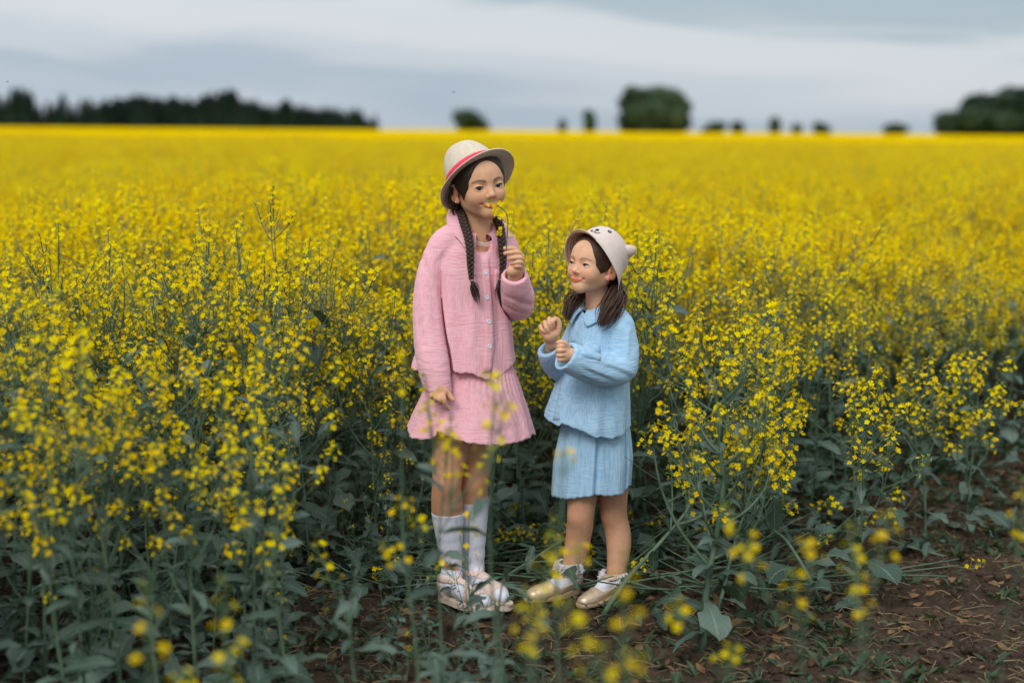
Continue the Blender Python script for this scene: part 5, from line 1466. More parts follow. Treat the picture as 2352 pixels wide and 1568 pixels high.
rnd = random.Random(77)
pts = []
def sample(x0, x1, y0, y1, dens, mind):
    n = int((x1 - x0) * (y1 - y0) * dens); out = []; cell = {}
    for _ in range(n * 3):
        if len(out) >= n: break
        x, y = rnd.uniform(x0, x1), rnd.uniform(y0, y1); k = (int(x / mind), int(y / mind)); ok = True
        for a in (-1, 0, 1):
            for b in (-1, 0, 1):
                for (u, v) in cell.get((k[0] + a, k[1] + b), ()):
                    if (u - x) ** 2 + (v - y) ** 2 < mind * mind: ok = False
        if ok: cell.setdefault(k, []).append((x, y)); out.append((x, y))
    return out
near = []
for x, y in sample(-2.2, -0.30, 3.05, 4.1, 9, 0.12): 
    if x / y < -.17: near.append((x, y, hmap(x, y) * rnd.uniform(.45, .85)))
for x, y in sample(-4.8, 5.6, 2.4, 12.5, 27, 0.12):
    if y < edge_y(x) or abs(x) > 0.40 * y + 0.9 or (y < 4.5 and x / y > -.165 and x < .3): continue
    near.append((x, y, hmap(x, y) * rnd.uniform(.86, 1.12)))
for x, y in sample(-0.95, -0.25, 4.25, 5.0, 40, 0.08):
    if x / y > -.20: near.append((x, y, rnd.uniform(.30, .55)))
for x, y in sample(-1.3, -0.08, 3.3, 4.2, 20, 0.1):
    if x / y < -.02: near.append((x, y, rnd.uniform(.18, .36) if x / y > -.20 else rnd.uniform(.30, .55)))
near.sort(key=lambda t: math.hypot(t[0], t[1]))
print('field near plants', len(near))
LEAFY = [plant(s, 1.0, 6, (random.Random(s).uniform(-.12, .12), random.Random(s + 5).uniform(-.1, .1)), leaves=2.2, spread=1.1, bare=.16, bl=.85, flowers=.55) for s in (121, 122, 123, 124)]
YOUNG = [plant(s, 1.0, 5, (.1, .05), leaves=3.0, spread=1.3, bare=0, flowers=.07) for s in (131, 132, 133)]
VARS = VARS + YOUNG + LEAFY
PROTO = [None] * len(VARS)
def pick(x, y, h=1.0):
    if h < .58: return rnd.randrange(len(VARS) - 7, len(VARS) - 4)
    lf = (x < -.15 and y < 4.5 and rnd.random() < .85) or (x > .6 and y < edge_y(x) + .7 and rnd.random() < .6)
    return rnd.randrange(len(VARS) - 4, len(VARS)) if lf else rnd.randrange(len(VARS) - 7)
N_IND = 274
def region(x, y, h=1.0, leafy=False):
    size = 'tall' if h > 1.03 else ('short' if h < .90 else 'middling')
    kind = 'leafy' if leafy else 'loosely branched'
    if x < -0.15 and y < 3.75: place = 'in the blurred front row at the lower left' if x < -.95 else 'in the blurred front row beside the pink skirt'
    elif x < -0.15 and y < 4.6: place = 'in the sharp rows at the left border' if x < -1.2 else 'in the sharp rows left of the pink girl'
    elif x < -0.15: place = 'behind the sharp rows at the left border' if x < -1.6 else 'behind the sharp rows left of the pink girl'
    elif x < 0.10: place = 'behind the pink girl'
    elif x < 0.62: place = 'behind the blue girl'
    elif y < edge_y(x) + .55: place = 'at the soil edge right of the blue girl' if x < 1.6 else 'at the soil edge near the right border'
    else: place = 'inside the crop right of the blue girl' if x < 1.6 else 'inside the crop near the right border'
    return size + ' ' + kind + ' rapeseed plant ' + place, 'rapeseed plants ' + place + ', ' + size + ' and ' + kind
for i, (x, y, h) in enumerate(near[:N_IND]):
    k = pick(x, y, h); lab, grp = region(x, y, h, k >= len(VARS) - 7)
    if PROTO[k] is None:
        PROTO[k] = plant_object(VARS[k], 'rapeseed_plant', (0, 0, 0)); o = PROTO[k]
    else: o = copy_tree(PROTO[k])
    o.location = (x, y, soil_h(x, y) - 0.01); s = h
    o.scale = (s * rnd.uniform(.9, 1.1), s * rnd.uniform(.9, 1.1), s)
    o.rotation_euler = (rnd.gauss(0, .07), rnd.gauss(0, .07), rnd.uniform(0, 6.28)); tag(o, lab, 'rapeseed plant', grp)

# ------------------------------------------------------------------ special plants that can be pointed to
def special(label, base, main_px, seed, nb, spread=1.0, r0=0.0065, leaves=1.0, group=None, low=True, flowers=1.0, bare=0.0, name='rapeseed_plant', bl=1.0, sparse=False):
    b = Vector(base); main = [Vector(m) - b for m in main_px]
    return plant_object(plant(seed, 1.0, nb, main=main, leaves=leaves, low=low, spread=spread, r0=r0, flowers=flowers, bare=bare, bl=bl, sparse=sparse), name, b, label=label, cat='rapeseed plant')
def gy(u, v): return G(u, v)
b = G(1614, 1492); y = b.y
special('big bushy rapeseed plant with thick pale stem on the soil right of the blue girl', b,
        [b, P(1622, 1360, y), P(1640, 1260, y + .02), P(1660, 1120, y + .03), P(1650, 960, y + .05), P(1640, 860, y + .05)], 201, 16, 1.7, 0.0120, 1.8, bl=1.0, flowers=.55)
special('rapeseed plant with many crossing branches just behind the big bushy one', G(1650, 1400), [G(1650, 1400), P(1690, 1240, 4.35), P(1740, 1080, 4.4), P(1770, 900, 4.42)], 202, 9, 1.2, .008)
b = G(1386, 1412)
special('rapeseed plant leaning far over from the gold shoe up to the right', b, [b, P(1440, 1330, b.y + .02), P(1530, 1230, b.y + .12), P(1590, 1150, b.y + .2), P(1640, 1010, b.y + .25)], 203, 7, 1.0, .0095, .8, low=False, bare=.2)
b = G(1885, 1385)
special('rapeseed plant whose lower stem arches left beside the big bushy one', b, [b, P(1850, 1310, b.y), P(1805, 1240, b.y + .06), P(1760, 1190, b.y + .15), P(1760, 1050, b.y + .3)], 204, 6, 1.0, .008, .8, low=False, bare=.25)
b = G(1966, 1372)
special('slim upright rapeseed plant at the soil edge with few loose yellow flowers', b, [b, P(1972, 1290, b.y), P(1980, 1180, b.y), P(1985, 1060, b.y + .02), P(1992, 945, b.y + .03)], 205, 6, .8, .006, 1.0)
b = G(2124, 1255)
special('rapeseed plant with long bare straight stem at the soil edge', b, [b, P(2126, 1180, b.y), P(2120, 1060, b.y), P(2110, 900, b.y)], 206, 6, .9, .006, .8, bare=.15)
b = G(2225, 1230)
special('leafy dark rapeseed plant at the soil edge near the right border', b, [b, P(2222, 1150, b.y), P(2235, 1040, b.y), P(2250, 880, b.y)], 207, 7, .9, .006, 1.0)
b = G(2225, 1288)
special('rapeseed stem lying flat on the bare soil at the right', b, [b, P(2150, 1272, b.y + .03), P(2080, 1252, b.y + .06), P(2010, 1222, b.y + .12), P(1960, 1190, b.y + .18)], 208, 3, .5, .006, .6, low=False, flowers=.25)
# thin blurred plants in front of the taller girl and of the soil
def front(label, u, v_top, y, dens_seed, nb=4, lean=(0, 0), leaves=.7, h0=0.0, r0=.0045, sp=.6, flowers=1.0, bl=.4):
    top = P(u, v_top + 40, y); b = Vector((top.x - lean[0], y - lean[1], 0))
    return special(label, b, [b, b.lerp(top, .35) + Vector((.012, 0, 0)), b.lerp(top, .7) - Vector((.01, 0, 0)), top], dens_seed, nb, sp, r0, leaves, low=True, flowers=flowers, bare=.25, bl=bl, sparse=y < 3.6)
front('thin blurred rapeseed plant whose yellow flowers cover the front of the pink skirt', 1138, 880, 2.75, 211, 1, (0.0, 0), .8, sp=.25, bl=.3)
front('blurred rapeseed plant with yellow flowers over the bare knees of the pink girl', 1030, 990, 3.0, 212, 3, (0.04, 0), 1.0, sp=.8, bl=.45)
front('blurred rapeseed plant with grey green leaves in front of the white socks', 1075, 1225, 3.45, 213, 3, (-0.05, 0), 1.6, flowers=.25)
front('thin blurred rapeseed plant with yellow flowers left of the pink skirt hem', 925, 880, 2.9, 214, 1, (-0.03, 0), .8, sp=.35, bl=.3)
front('short blurred rapeseed plant with thick stem and broad leaves right of the white socks', 1160, 1265, 3.35, 215, 3, (0.02, 0), 1.8, flowers=.2, r0=.006)
front('thin blurred rapeseed sprig in front of the blue skirt', 1300, 1040, 2.6, 216, 1, (0.02, 0), .4, sp=.3, bl=.3)
front('low blurred rapeseed plant with flowers between the girls at their shoes', 1245, 1375, 2.2, 217, 1, (0.02, 0), .2, sp=.5, bl=.3, r0=.003)
front('strongly blurred rapeseed plant with big yellow flower clumps at the bottom of the picture', 1430, 1450, 2.0, 218, 3, (0.03, 0), .2, sp=.9, bl=.25, r0=.003)
front('blurred rapeseed flower head over the soil below the big bushy plant', 1715, 1255, 2.4, 219, 1, (0.02, 0), .2, sp=.5, bl=.3, r0=.003)
front('blurred rapeseed flower head over the soil right of the arching stem', 1860, 1260, 2.4, 220, 1, (-0.02, 0), .2, sp=.5, bl=.3, r0=.003)
front('blurred upright rapeseed flower head over the soil in front of the slim plant', 2015, 1280, 2.4, 221, 1, (0.03, 0), .2, sp=.4, bl=.3, r0=.003)
front('blurred rapeseed flowers at the right border of the picture', 2340, 1240, 2.6, 222, 0, (0.03, 0), .2, sp=.5, bl=.3, r0=.003)
front('two strongly blurred yellow flower heads at the lower edge left of the pink girl', 520, 1530, 2.2, 224, 1, (0, 0), .5, sp=.5, bl=.25)
front('strongly blurred yellow flowers at the lower edge near the left corner', 340, 1535, 2.1, 225, 1, (0, 0), .5, sp=.5, bl=.25)
front('tallest rapeseed stem rising above the crop left of the pink girl', 628, 455, 4.45, 226, 2, (-0.10, 0), .5, r0=.0036, sp=.3)
front('second tall rapeseed stem above the crop, left of the tallest one', 545, 525, 4.6, 227, 3, (-0.12, 0), .8, r0=.005, sp=.4)
front('tall rapeseed stem with sparse flowers near the left border', 135, 560, 4.4, 228, 3, (0.03, 0), .8, r0=.005, sp=.4)
front('tall thin rapeseed stem with green buds right of the blue girl', 1535, 710, 4.6, 229, 3, (-0.09, 0), .8, r0=.0048, sp=.4)
front('tallest budded rapeseed stem over the big bushy plant', 1700, 690, 4.4, 230, 3, (-0.04, 0), .8, r0=.0048, sp=.4)
front('leafy dark blurred rapeseed plant at the lower left corner', 120, 1150, 3.05, 231, 3, (0, 0), 2.2, flowers=.35)
front('leafy dark blurred rapeseed plant left of the white socks', 640, 1130, 3.1, 232, 3, (0, 0), 2.2, flowers=.35)
front('broad leaved blurred rapeseed plant at the lower edge left of the white socks', 820, 1260, 3.0, 233, 3, (0.02, 0), 2.4, flowers=.2)
front('broad leaved blurred rapeseed plant in the dark lower left', 360, 1230, 2.9, 234, 3, (0.02, 0), 2.4, flowers=.25)
# ------------------------------------------------------------------ the rest of the crop: one mass
def scatter(name, coll_meshes, P_, rot, scl, idx, label, cat):
    src = bpy.data.collections.new(name + '_pieces')
    for i, me in enumerate(coll_meshes):
        o = bpy.data.objects.new('%s_piece_%02d' % (name, i), me); src.objects.link(o)
    me = bpy.data.meshes.new(name); me.vertices.add(len(P_)); me.vertices.foreach_set('co', np.asarray(P_, np.float32).ravel())
    for an, ty, dat, fld in (('rot', 'FLOAT_VECTOR', rot, 'vector'), ('scl', 'FLOAT_VECTOR', scl, 'vector'), ('pid', 'INT', idx, 'value')):
        a = me.attributes.new(an, ty, 'POINT'); a.data.foreach_set(fld, np.asarray(dat, np.int32 if ty == 'INT' else np.float32).ravel())
    me.update()
    o = link(name, me, label=label, cat=cat, kind='stuff')
    ng = bpy.data.node_groups.new(name, 'GeometryNodeTree'); ng.interface.new_socket('Geometry', in_out='INPUT', socket_type='NodeSocketGeometry'); ng.interface.new_socket('Geometry', in_out='OUTPUT', socket_type='NodeSocketGeometry')
    n = ng.nodes; gi = n.new('NodeGroupInput'); go = n.new('NodeGroupOutput'); ci = n.new('GeometryNodeCollectionInfo')
    ci.inputs['Collection'].default_value = src; ci.inputs['Separate Children'].default_value = True; ci.inputs['Reset Children'].default_value = True
    ip = n.new('GeometryNodeInstanceOnPoints'); ip.inputs['Pick Instance'].default_value = True
    def attr(nm, ty):
        a = n.new('GeometryNodeInputNamedAttribute'); a.data_type = ty; a.inputs['Name'].default_value = nm; return [s for s in a.outputs if s.enabled and s.name == 'Attribute'][0]
    e2r = n.new('FunctionNodeEulerToRotation')
    L = ng.links; L.new(gi.outputs[0], ip.inputs['Points']); L.new(ci.outputs[0], ip.inputs['Instance']); L.new(attr('pid', 'INT'), ip.inputs['Instance Index'])
    L.new(attr('rot', 'FLOAT_VECTOR'), e2r.inputs[0]); L.new(e2r.outputs[0], ip.inputs['Rotation']); L.new(attr('scl', 'FLOAT_VECTOR'), ip.inputs['Scale'])
    L.new(ip.outputs[0], go.inputs[0]); md = o.modifiers.new('scatter', 'NODES'); md.node_group = ng
    return o
DRAC = [raceme_mb(51 + i, L, nf, True, False, 1.22) for i, (L, nf) in enumerate(((.10, 16), (.12, 18), (.07, 12), (.14, 19), (.05, 9), (.10, 12), (.12, 12), (.1, 10)))]
DENSE = [plant(400 + s, 1.0, 9, (random.Random(s).uniform(-.1, .1), random.Random(s + 9).uniform(-.1, .1)), leaves=.9, spread=1.15, low=True) for s in range(10)]
JOINED = [plant_joined(d, 'crop_plant', DRAC if y_ else RAC_MB) for d, y_ in [(d, True) for d in DENSE] + [(d, False) for d in VARS[-7:]]]
rest = near[N_IND:]
npr = np.random.RandomState(5)
# middle distance: lighter plants, only what shows above
LOWRAC = [raceme_mb(31 + i, L, nf, False, False, 1.35) for i, (L, nf) in enumerate(((.11, 15), (.14, 18), (.08, 12), (.16, 19), (.06, 9), (.12, 12), (.12, 10), (.1, 8)))]
FAR = []
for s in range(6):
    d = plant(300 + s, 1.0, 10, (random.Random(s).uniform(-.1, .1), random.Random(s + 9).uniform(-.1, .1)), leaves=.5, low=False, spread=1.0)
    FAR.append(plant_joined(d, 'far_crop_plant', LOWRAC))
P_, Ro, Sc, Id = [], [], [], []
for x, y, h in rest:
    P_.append((x, y, soil_h(x, y) if y < 12 else 0)); Ro.append((rnd.gauss(0, .07), rnd.gauss(0, .07), rnd.uniform(0, 6.28))); Sc.append((h * rnd.uniform(.9, 1.1), h * rnd.uniform(.9, 1.1), h)); Id.append(pick(x, y, h))
def band(y0, y1, dens, m=0.42, a=1.6):
    n = int(dens * m * 2 * (y1 ** 2 - y0 ** 2) / 2 + 2 * a * dens * (y1 - y0))
    y = np.sqrt(npr.uniform(y0 ** 2, y1 ** 2, n)); x = npr.uniform(-1, 1, n) * (m * y + a); return np.stack([x, y], 1)
for x, y in np.concatenate([band(12, 26, 22), band(26, 60, 14)]):
    mot = noise.noise(Vector((x * .35, y * .22, 4))) + .6 * noise.noise(Vector((x * .12, y * .07, 8)))
    if mot < -.12 and rnd.random() < .55: continue
    h = float(0.89 + 0.09 * noise.noise(Vector((x * .3, y * .3, 2)))) * rnd.uniform(.9, 1.1)
    P_.append((x, y, 0)); Ro.append((rnd.gauss(0, .07), rnd.gauss(0, .07), rnd.uniform(0, 6.28))); Sc.append((h * 1.1, h * 1.1, h)); Id.append(len(JOINED) + rnd.randrange(len(FAR)))
print('field scatter points', len(P_))
scatter('rapeseed_crop', JOINED + FAR, P_, Ro, Sc, Id, 'dense yellow rapeseed crop in full bloom filling the field behind the girls', 'crop')
# beyond that: tufts on a closed canopy
TUFT = []
for s in range(4):
    mb = MB(); r_ = random.Random(900 + s)
    for i in range(130):
        c = Vector((r_.uniform(-1.4, 1.4), r_.uniform(-1.4, 1.4), r_.uniform(.86, 1.12)))
        for k in range(5):
            a = r_.uniform(0, 6.28); e = c + Vector((r_.uniform(-.05, .05), r_.uniform(-.05, .05), r_.uniform(-.1, .1))); w = r_.uniform(.02, .045)
            mb.poly([e, e + Vector((math.cos(a) * w, math.sin(a) * w, r_.uniform(-.02, .04))), e + Vector((0, 0, w * 1.8)), e + Vector((-math.cos(a) * w, -math.sin(a) * w, r_.uniform(-.02, .04)))], 2)
    TUFT.append(mb.mesh('tuft', PM, False))
far_pts = np.concatenate([band(55, 130, 0.34), band(130, 330, 0.12)]); nF = len(far_pts)
print('field tufts', nF)
scatter('distant_rapeseed', TUFT, np.concatenate([far_pts, np.zeros((nF, 1))], 1), np.stack([np.zeros(nF), np.zeros(nF), npr.uniform(0, 6.28, nF)], 1),
        np.stack([npr.uniform(.9, 1.3, nF)] * 2 + [npr.uniform(.85, .96, nF)], 1), npr.randint(0, 4, nF), 'distant rapeseed field running yellow to the horizon', 'crop')
def canopy_mat():
    m, t, b = new_mat('rapeseed_canopy'); oc = obj_coord(t)
    a = tex_noise(t, 1.3, 4, 0.6, oc); c = tex_noise(t, 9, 4, 0.7, oc)
    col = mixc(t, ramp(t, c, [(0.30, 0.0), (0.55, 1.0)]), (0.62, 0.45, 0.003), (0.82, 0.62, 0.001))
    col = mixc(t, math_node(t, 'MULTIPLY', ramp(t, a, [(0.35, 1.0), (0.6, 0.0)]), 0.5), col, (0.30, 0.27, 0.03))
    t.links.new(col, b.inputs['Base Color']); b.inputs['Roughness'].default_value = .8; b.inputs['Specular IOR Level'].default_value = .1
    bump(t, b, c, 1.0, 0.2); return m
ys = [17.0]
while ys[-1] < 1500: ys.append(ys[-1] * 1.05 + .15)
rows = []
for y_ in ys:
    w = 0.6 * y_ + 30
    rows.append([Vector((x_, y_, (0.80 if y_ < 30 else min(.92, .80 + (y_ - 30) * .004)) + 0.07 * noise.noise(Vector((x_ * .5, y_ * .5, 0))))) for x_ in np.linspace(-w, w, 90)])
mb = MB(); mb.quad_grid(rows); mb.build('rapeseed_canopy', canopy_mat(), kind='stuff', label='closed yellow canopy of the far rapeseed field', cat='crop')

# ------------------------------------------------------------------ on the soil: weeds, withered leaves, straw
def in_open(x, y): return y < edge_y(x) + 0.6
def litter(name, n, maker, label, cat, seed, mats, x0=-1.3, x1=3.0, y0=3.3, y1=6.9, smooth=False):
    r_ = random.Random(seed); mb = MB(); k = 0
    while k < n:
        x, y = r_.uniform(x0, x1), r_.uniform(y0, y1); k += 1
        if abs(x) > .42 * y + .3: continue
        maker(mb, x, y, soil_h(x, y), r_)
    return mb.build(name, mats, smooth=smooth, label=label, cat=cat, kind='stuff')
def weed(mb, x, y, z, r_):
    if noise.noise(Vector((x * 1.8, y * 1.8, 7))) < -0.05 and r_.random() < .75: return
    s = r_.uniform(.4, 1.2)
    for i in range(r_.randint(4, 9)):
        a = r_.uniform(0, 6.28); d = Vector((math.cos(a), math.sin(a), 0)); sd = Vector((-d.y, d.x, 0)); L = r_.uniform(.015, .045) * s; w = L * r_.uniform(.12, .32); u = Vector((0, 0, 1)); el = r_.uniform(.2, 1.3)
        b = Vector((x, y, z - .002)) + d * r_.uniform(0, .012); m_ = b + (d + u * el) * L * .55; e = b + (d * 1.2 + u * el * .8) * L
        mb.poly([b, m_ + sd * w, e, m_ - sd * w], 0)
def dryl(mb, x, y, z, r_):
    L = r_.uniform(.012, .050); a = r_.uniform(0, 6.28); d = Vector((math.cos(a), math.sin(a), r_.uniform(-.2, .5))).normalized(); sd = d.cross(Vector((r_.uniform(-.4, .4), r_.uniform(-.4, .4), 1))).normalized(); n_ = sd.cross(d)
    b = Vector((x, y, z + .003)); w = L * r_.uniform(.2, .42)
    c1 = n_ * L * r_.uniform(-.3, .4)
    rows = [[b - sd * w * .15, b, b + sd * w * .15], [b + d * L * .4 - sd * w + c1, b + d * L * .4, b + d * L * .4 + sd * w * .9 + c1 * r_.uniform(-.5, 1)], [b + d * L * .8 - sd * w * .6 + c1, b + d * L * .8 + c1 * .5, b + d * L * .8 + sd * w * .5 + c1 * .2], [b + d * L - sd * w * .05 + c1 * .6, b + d * L + c1 * .5, b + d * L + sd * w * .05 + c1 * .6]]
    mb.quad_grid(rows, 0)
def strw(mb, x, y, z, r_):
    L = r_.uniform(.02, .12); a = r_.uniform(0, 6.28); d = Vector((math.cos(a), math.sin(a), r_.uniform(-.08, .12))); b = Vector((x, y, z + .004)); c = Vector((r_.uniform(-.02, .02), r_.uniform(-.02, .02), r_.uniform(0, .012)))
    mb.tube([b, b + d * L * .5 + c, b + d * L], r_.uniform(.0007, .0017), 3, 0, cap=False)
def clod(mb, x, y, z, r_):
    s = r_.uniform(.004, .020) * (1 if r_.random() < .85 else 1.6); b = len(mb.v); c = Vector((x, y, z + s * .1)); rot = Euler((r_.random() * 6, r_.random() * 6, r_.random() * 6)).to_matrix()
    q = (1 + 5 ** .5) / 2; vs_ = [(-1, q, 0), (1, q, 0), (-1, -q, 0), (1, -q, 0), (0, -1, q), (0, 1, q), (0, -1, -q), (0, 1, -q), (q, 0, -1), (q, 0, 1), (-q, 0, -1), (-q, 0, 1)]
    for p in vs_:
        v_ = rot @ (Vector(p) * (s * .5 * r_.uniform(.6, 1.15))); mb.v.append((c.x + v_.x, c.y + v_.y, c.z + v_.z * .7)); mb.uv.append((0, 0))
    for f in [(0, 11, 5), (0, 5, 1), (0, 1, 7), (0, 7, 10), (0, 10, 11), (1, 5, 9), (5, 11, 4), (11, 10, 2), (10, 7, 6), (7, 1, 8), (3, 9, 4), (3, 4, 2), (3, 2, 6), (3, 6, 8), (3, 8, 9), (4, 9, 5), (2, 4, 11), (6, 2, 10), (8, 6, 7), (9, 8, 1)]:
        mb.f.append(tuple(b + i for i in f)); mb.m.append(0)
litter('weeds', 5000, weed, 'small green weeds sprouting from the brown soil', 'weeds', 1, M_WEED)
litter('leaf_litter', 2300, dryl, 'withered orange brown leaves lying on the soil', 'leaf litter', 2, M_DRYLEAF)
litter('straw_litter', 4200, strw, 'bits of dry straw and twigs on the soil', 'straw', 3, M_STRAWBIT)
litter('soil_clods', 6500, clod, 'crumbs and clods of brown soil', 'soil', 4, M_SOIL, smooth=True)
# rapeseed leaves and shoots lying trampled round the girls' feet and along the edge
r_ = random.Random(9); mb = MB()
for i in range(1300):
    x, y = r_.uniform(-.95, 2.3), r_.uniform(3.9, 6.2)
    w_ = edge_y(x) - y
    if w_ > 0.9 or (w_ > .25 and r_.random() < .6) or w_ < -.8: continue
    M = frame_at((x, y, soil_h(x, y) + r_.uniform(.01, .20)), (r_.uniform(-1, 1), r_.uniform(-1, 1), r_.uniform(-.1, .8)), r_.uniform(-.6, .6), r_.uniform(.5, 1.0), True)
    mb.add(LEAF_MB[r_.choice([1, 2, 3, 4, 6])], M)
for i in range(150):
    x, y = r_.uniform(-.7, 1.0), r_.uniform(4.35, 5.3); z = soil_h(x, y); a = r_.uniform(-.5, .5) + (3.14 if r_.random() < .5 else 0); d = Vector((math.cos(a), math.sin(a), 0)); L = r_.uniform(.2, .55)
    mb.tube([Vector((x, y, z + .01)), Vector((x, y, z + .05)) + d * L * .5, Vector((x, y, z + r_.uniform(.03, .2))) + d * L], [.004, .0035, .0018], 4, 0, cap=False)
    if r_.random() < .35: mb.add(RAC_MB[r_.choice([2, 4, 5])], frame_at(Vector((x, y, z + .1)) + d * L, d + Vector((0, 0, .5)), 0, .9))
mb.build('trampled_rapeseed', PM, smooth=False, label='trampled rapeseed leaves and stems lying behind the girls\' feet', cat='undergrowth', kind='stuff')
# ------------------------------------------------------------------ far trees
def tree_leaf(name, c1, c2): return simple(name, c1, c2, 0.6, 0.8, 0.15)
M_CONIF = tree_leaf('conifer_foliage', (0.016, 0.040, 0.026), (0.036, 0.070, 0.044))
M_BROAD = tree_leaf('broadleaf_foliage', (0.030, 0.060, 0.028), (0.085, 0.120, 0.065))
M_DARKB = tree_leaf('dark_broadleaf_foliage', (0.020, 0.044, 0.024), (0.050, 0.082, 0.046))
M_BARK = simple('bark', (0.06, 0.045, 0.035), (0.10, 0.08, 0.06), 2, 0.9, 0.1)
def core(mb, rows):
    mb.quad_grid([[Vector((c[0] + r * math.cos(a), c[1] + r * math.sin(a), c[2])) for a in [2 * math.pi * k / 10 for k in range(10)]] for c, r in rows], 0, close=True)
def conifer_mb(seed, H=14.0, Rb=2.6):
    r_ = random.Random(seed); mb = MB()
    core(mb, [((0, 0, z * H), .72 * Rb * (1 - z) ** .85 * (1 + .15 * math.sin(z * 40)) + .02) for z in (.05, .15, .25, .35, .45, .55, .65, .75, .85, .96)])
    for i in range(1500):
        t = r_.random() ** 0.75; z = H * (0.06 + 0.94 * t); rr = Rb * (1 - t) ** 0.85 * r_.uniform(.55, 1.12) * (1 + 0.22 * math.sin(z * 3.1 + seed)) + .08
        a = r_.uniform(0, 6.28); c = Vector((math.cos(a) * rr, math.sin(a) * rr, z)); s = r_.uniform(.25, .55); d = Vector((math.cos(a), math.sin(a), -.35)); sd = Vector((-d.y, d.x, r_.uniform(-.4, .4)))
        mb.poly([c - d * s * .7, c + sd * s * .5, c + d * s, c - sd * s * .5], 0)
    return mb
def broad_mb(seed, W, H, n=2600, z0=0.12, lobes=9, leaf=.35, fixed=None):
    r_ = random.Random(seed); mb = MB(); L = [(Vector((a * W, b_ * W * .3, c * H)), q * W) for a, b_, c, q in (fixed or [])]
    for i in range(0 if fixed else lobes):
        a = r_.uniform(0, 6.28); rr = r_.uniform(0, .62) * W * .5; L.append((Vector((math.cos(a) * rr, math.sin(a) * rr, H * r_.uniform(z0 + .18, .80))), r_.uniform(.13, .25) * min(W, H * 1.2)))
    if not fixed: L.append((Vector((0, 0, H * .55)), .30 * W))
    for c0, R_ in L:
        core(mb, [(c0 + Vector((0, 0, R_ * .78 * math.cos(q))), R_ * .78 * math.sin(q) + .01) for q in (.1, .5, .9, 1.3, 1.7, 2.1, 2.5, 3.0)])
    for i in range(n):
        c0, R_ = r_.choice(L); d = Vector((r_.gauss(0, 1), r_.gauss(0, 1), r_.gauss(0, .85))).normalized(); c = c0 + d * R_ * r_.uniform(.6, 1.12)
        if c.z < H * z0 * .4 or c.z > H * 1.02: continue
        s = r_.uniform(.6, 1.3) * leaf; x = Vector((r_.gauss(0, 1), r_.gauss(0, 1), r_.gauss(0, 1))).normalized(); y = x.orthogonal().normalized()
        mb.poly([c - x * s, c + y * s * .7, c + x * s, c - y * s * .7], 0)
    return mb
def trunk_mb(H, r):
    mb = MB(); mb.tube([(0, 0, -.2), (0.1 * r, 0, H * .3), (-.1 * r, 0, H * .62), (0, 0, H * .85)], [r, r * .8, r * .5, r * .2], 7)
    r_ = random.Random(int(H * 10))
    for i in range(5):
        a = i * 1.9; z = H * (.25 + .1 * i); mb.tube([(0, 0, z), (math.cos(a) * H * .12, math.sin(a) * H * .12, z + H * .10), (math.cos(a) * H * .2, math.sin(a) * H * .2, z + H * .22)], [r * .4, r * .25, r * .1], 5)
    return mb
def tree(kind, crown_me, trunk_me, loc, s, label, cat, group=None, rz=0.0):
    root = empty(kind, loc, label=label, cat=cat, group=group); root.scale = s; root.rotation_euler = (0, 0, rz)
    link('trunk', trunk_me, root); link('crown', crown_me, root); return root
def far_pt(u, dist):
    p = P(u, 300, dist); return Vector((p.x, dist, 0))
r_ = random.Random(3)
CM = [conifer_mb(i + 1).mesh('crown', [M_CONIF], False) for i in range(5)]; CT = trunk_mb(13, .22).mesh('trunk', [M_BARK])
def top_h(v, u, dist): return P(u, v, dist).z
prof = [(-30, 212), (0, 216), (35, 208), (70, 212), (85, 232), (110, 240), (125, 238), (145, 218), (165, 240), (190, 228), (215, 236), (240, 236), (265, 224), (300, 222), (350, 226), (400, 226), (440, 230), (480, 218), (525, 210), (570, 228), (620, 236), (660, 236), (700, 244), (760, 250), (800, 248), (830, 260), (860, 272)]
us = [-24, -6, 14, 34, 52, 70, 92, 112]; i = 0
spots = [(u, 0) for u in us]
u = 246
while u < 862: spots.append((u, 0)); u += r_.uniform(8, 13)
spots += [(208, 0), (236, 0), (241, 0)]
for k, (u, _) in enumerate(spots):
    dist = r_.uniform(420, 470); v = float(np.interp(u, [a for a, _ in prof], [b_ for _, b_ in prof])) + r_.uniform(-9, 9); H = top_h(v, u, dist)
    lab, grp = ('dark conifer in the close group at the left border of the treeline', 'conifers at the left border') if u < 130 else ('dark conifer in the long dense treeline on the left horizon', 'conifers of the long treeline on the left horizon')
    tree('conifer', CM[k % 5], CT, far_pt(u, dist), (H / 14 * r_.uniform(1.4, 2.0),) * 2 + (H / 14,), lab, 'tree', grp, r_.uniform(0, 6))
for u, v, lab in ((146, 216, 'slim pointed conifer standing free in the gap of the treeline'), (190, 228, 'broader conifer right of the slim pointed one in the gap of the treeline'), (224, 240, 'low conifer at the right side of the gap in the treeline'), (168, 240, 'low conifer between the pointed one and the broader one in the gap'), (128, 240, 'low conifer left of the slim pointed one')):
    H = top_h(v, u, 440); tree('conifer', CM[1], CT, far_pt(u, 440), (H / 14 * 1.7,) * 2 + (H / 14,), lab, 'tree', None, u)
BM = [broad_mb(40 + i, 10, 9).mesh('crown', [M_BROAD], False) for i in range(2)]; DM = [broad_mb(50 + i, 10, 7, 1800).mesh('crown', [M_DARKB], False) for i in range(3)]; BT = trunk_mb(8, .3).mesh('trunk', [M_BARK])
def broad(u0, u1, v, dist, label, cat, me, baseW=10.0, baseH=9.0, kind='tree'):
    H = top_h(v - 9, (u0 + u1) / 2, dist); W = (u1 - u0) / FPX * dist * 1.22
    tree(kind, me, BT, far_pt((u0 + u1) / 2, dist), (W / baseW, W / baseW, H / baseH), label, cat, None, 0.0 if me is M1 else 0.3 * u0)
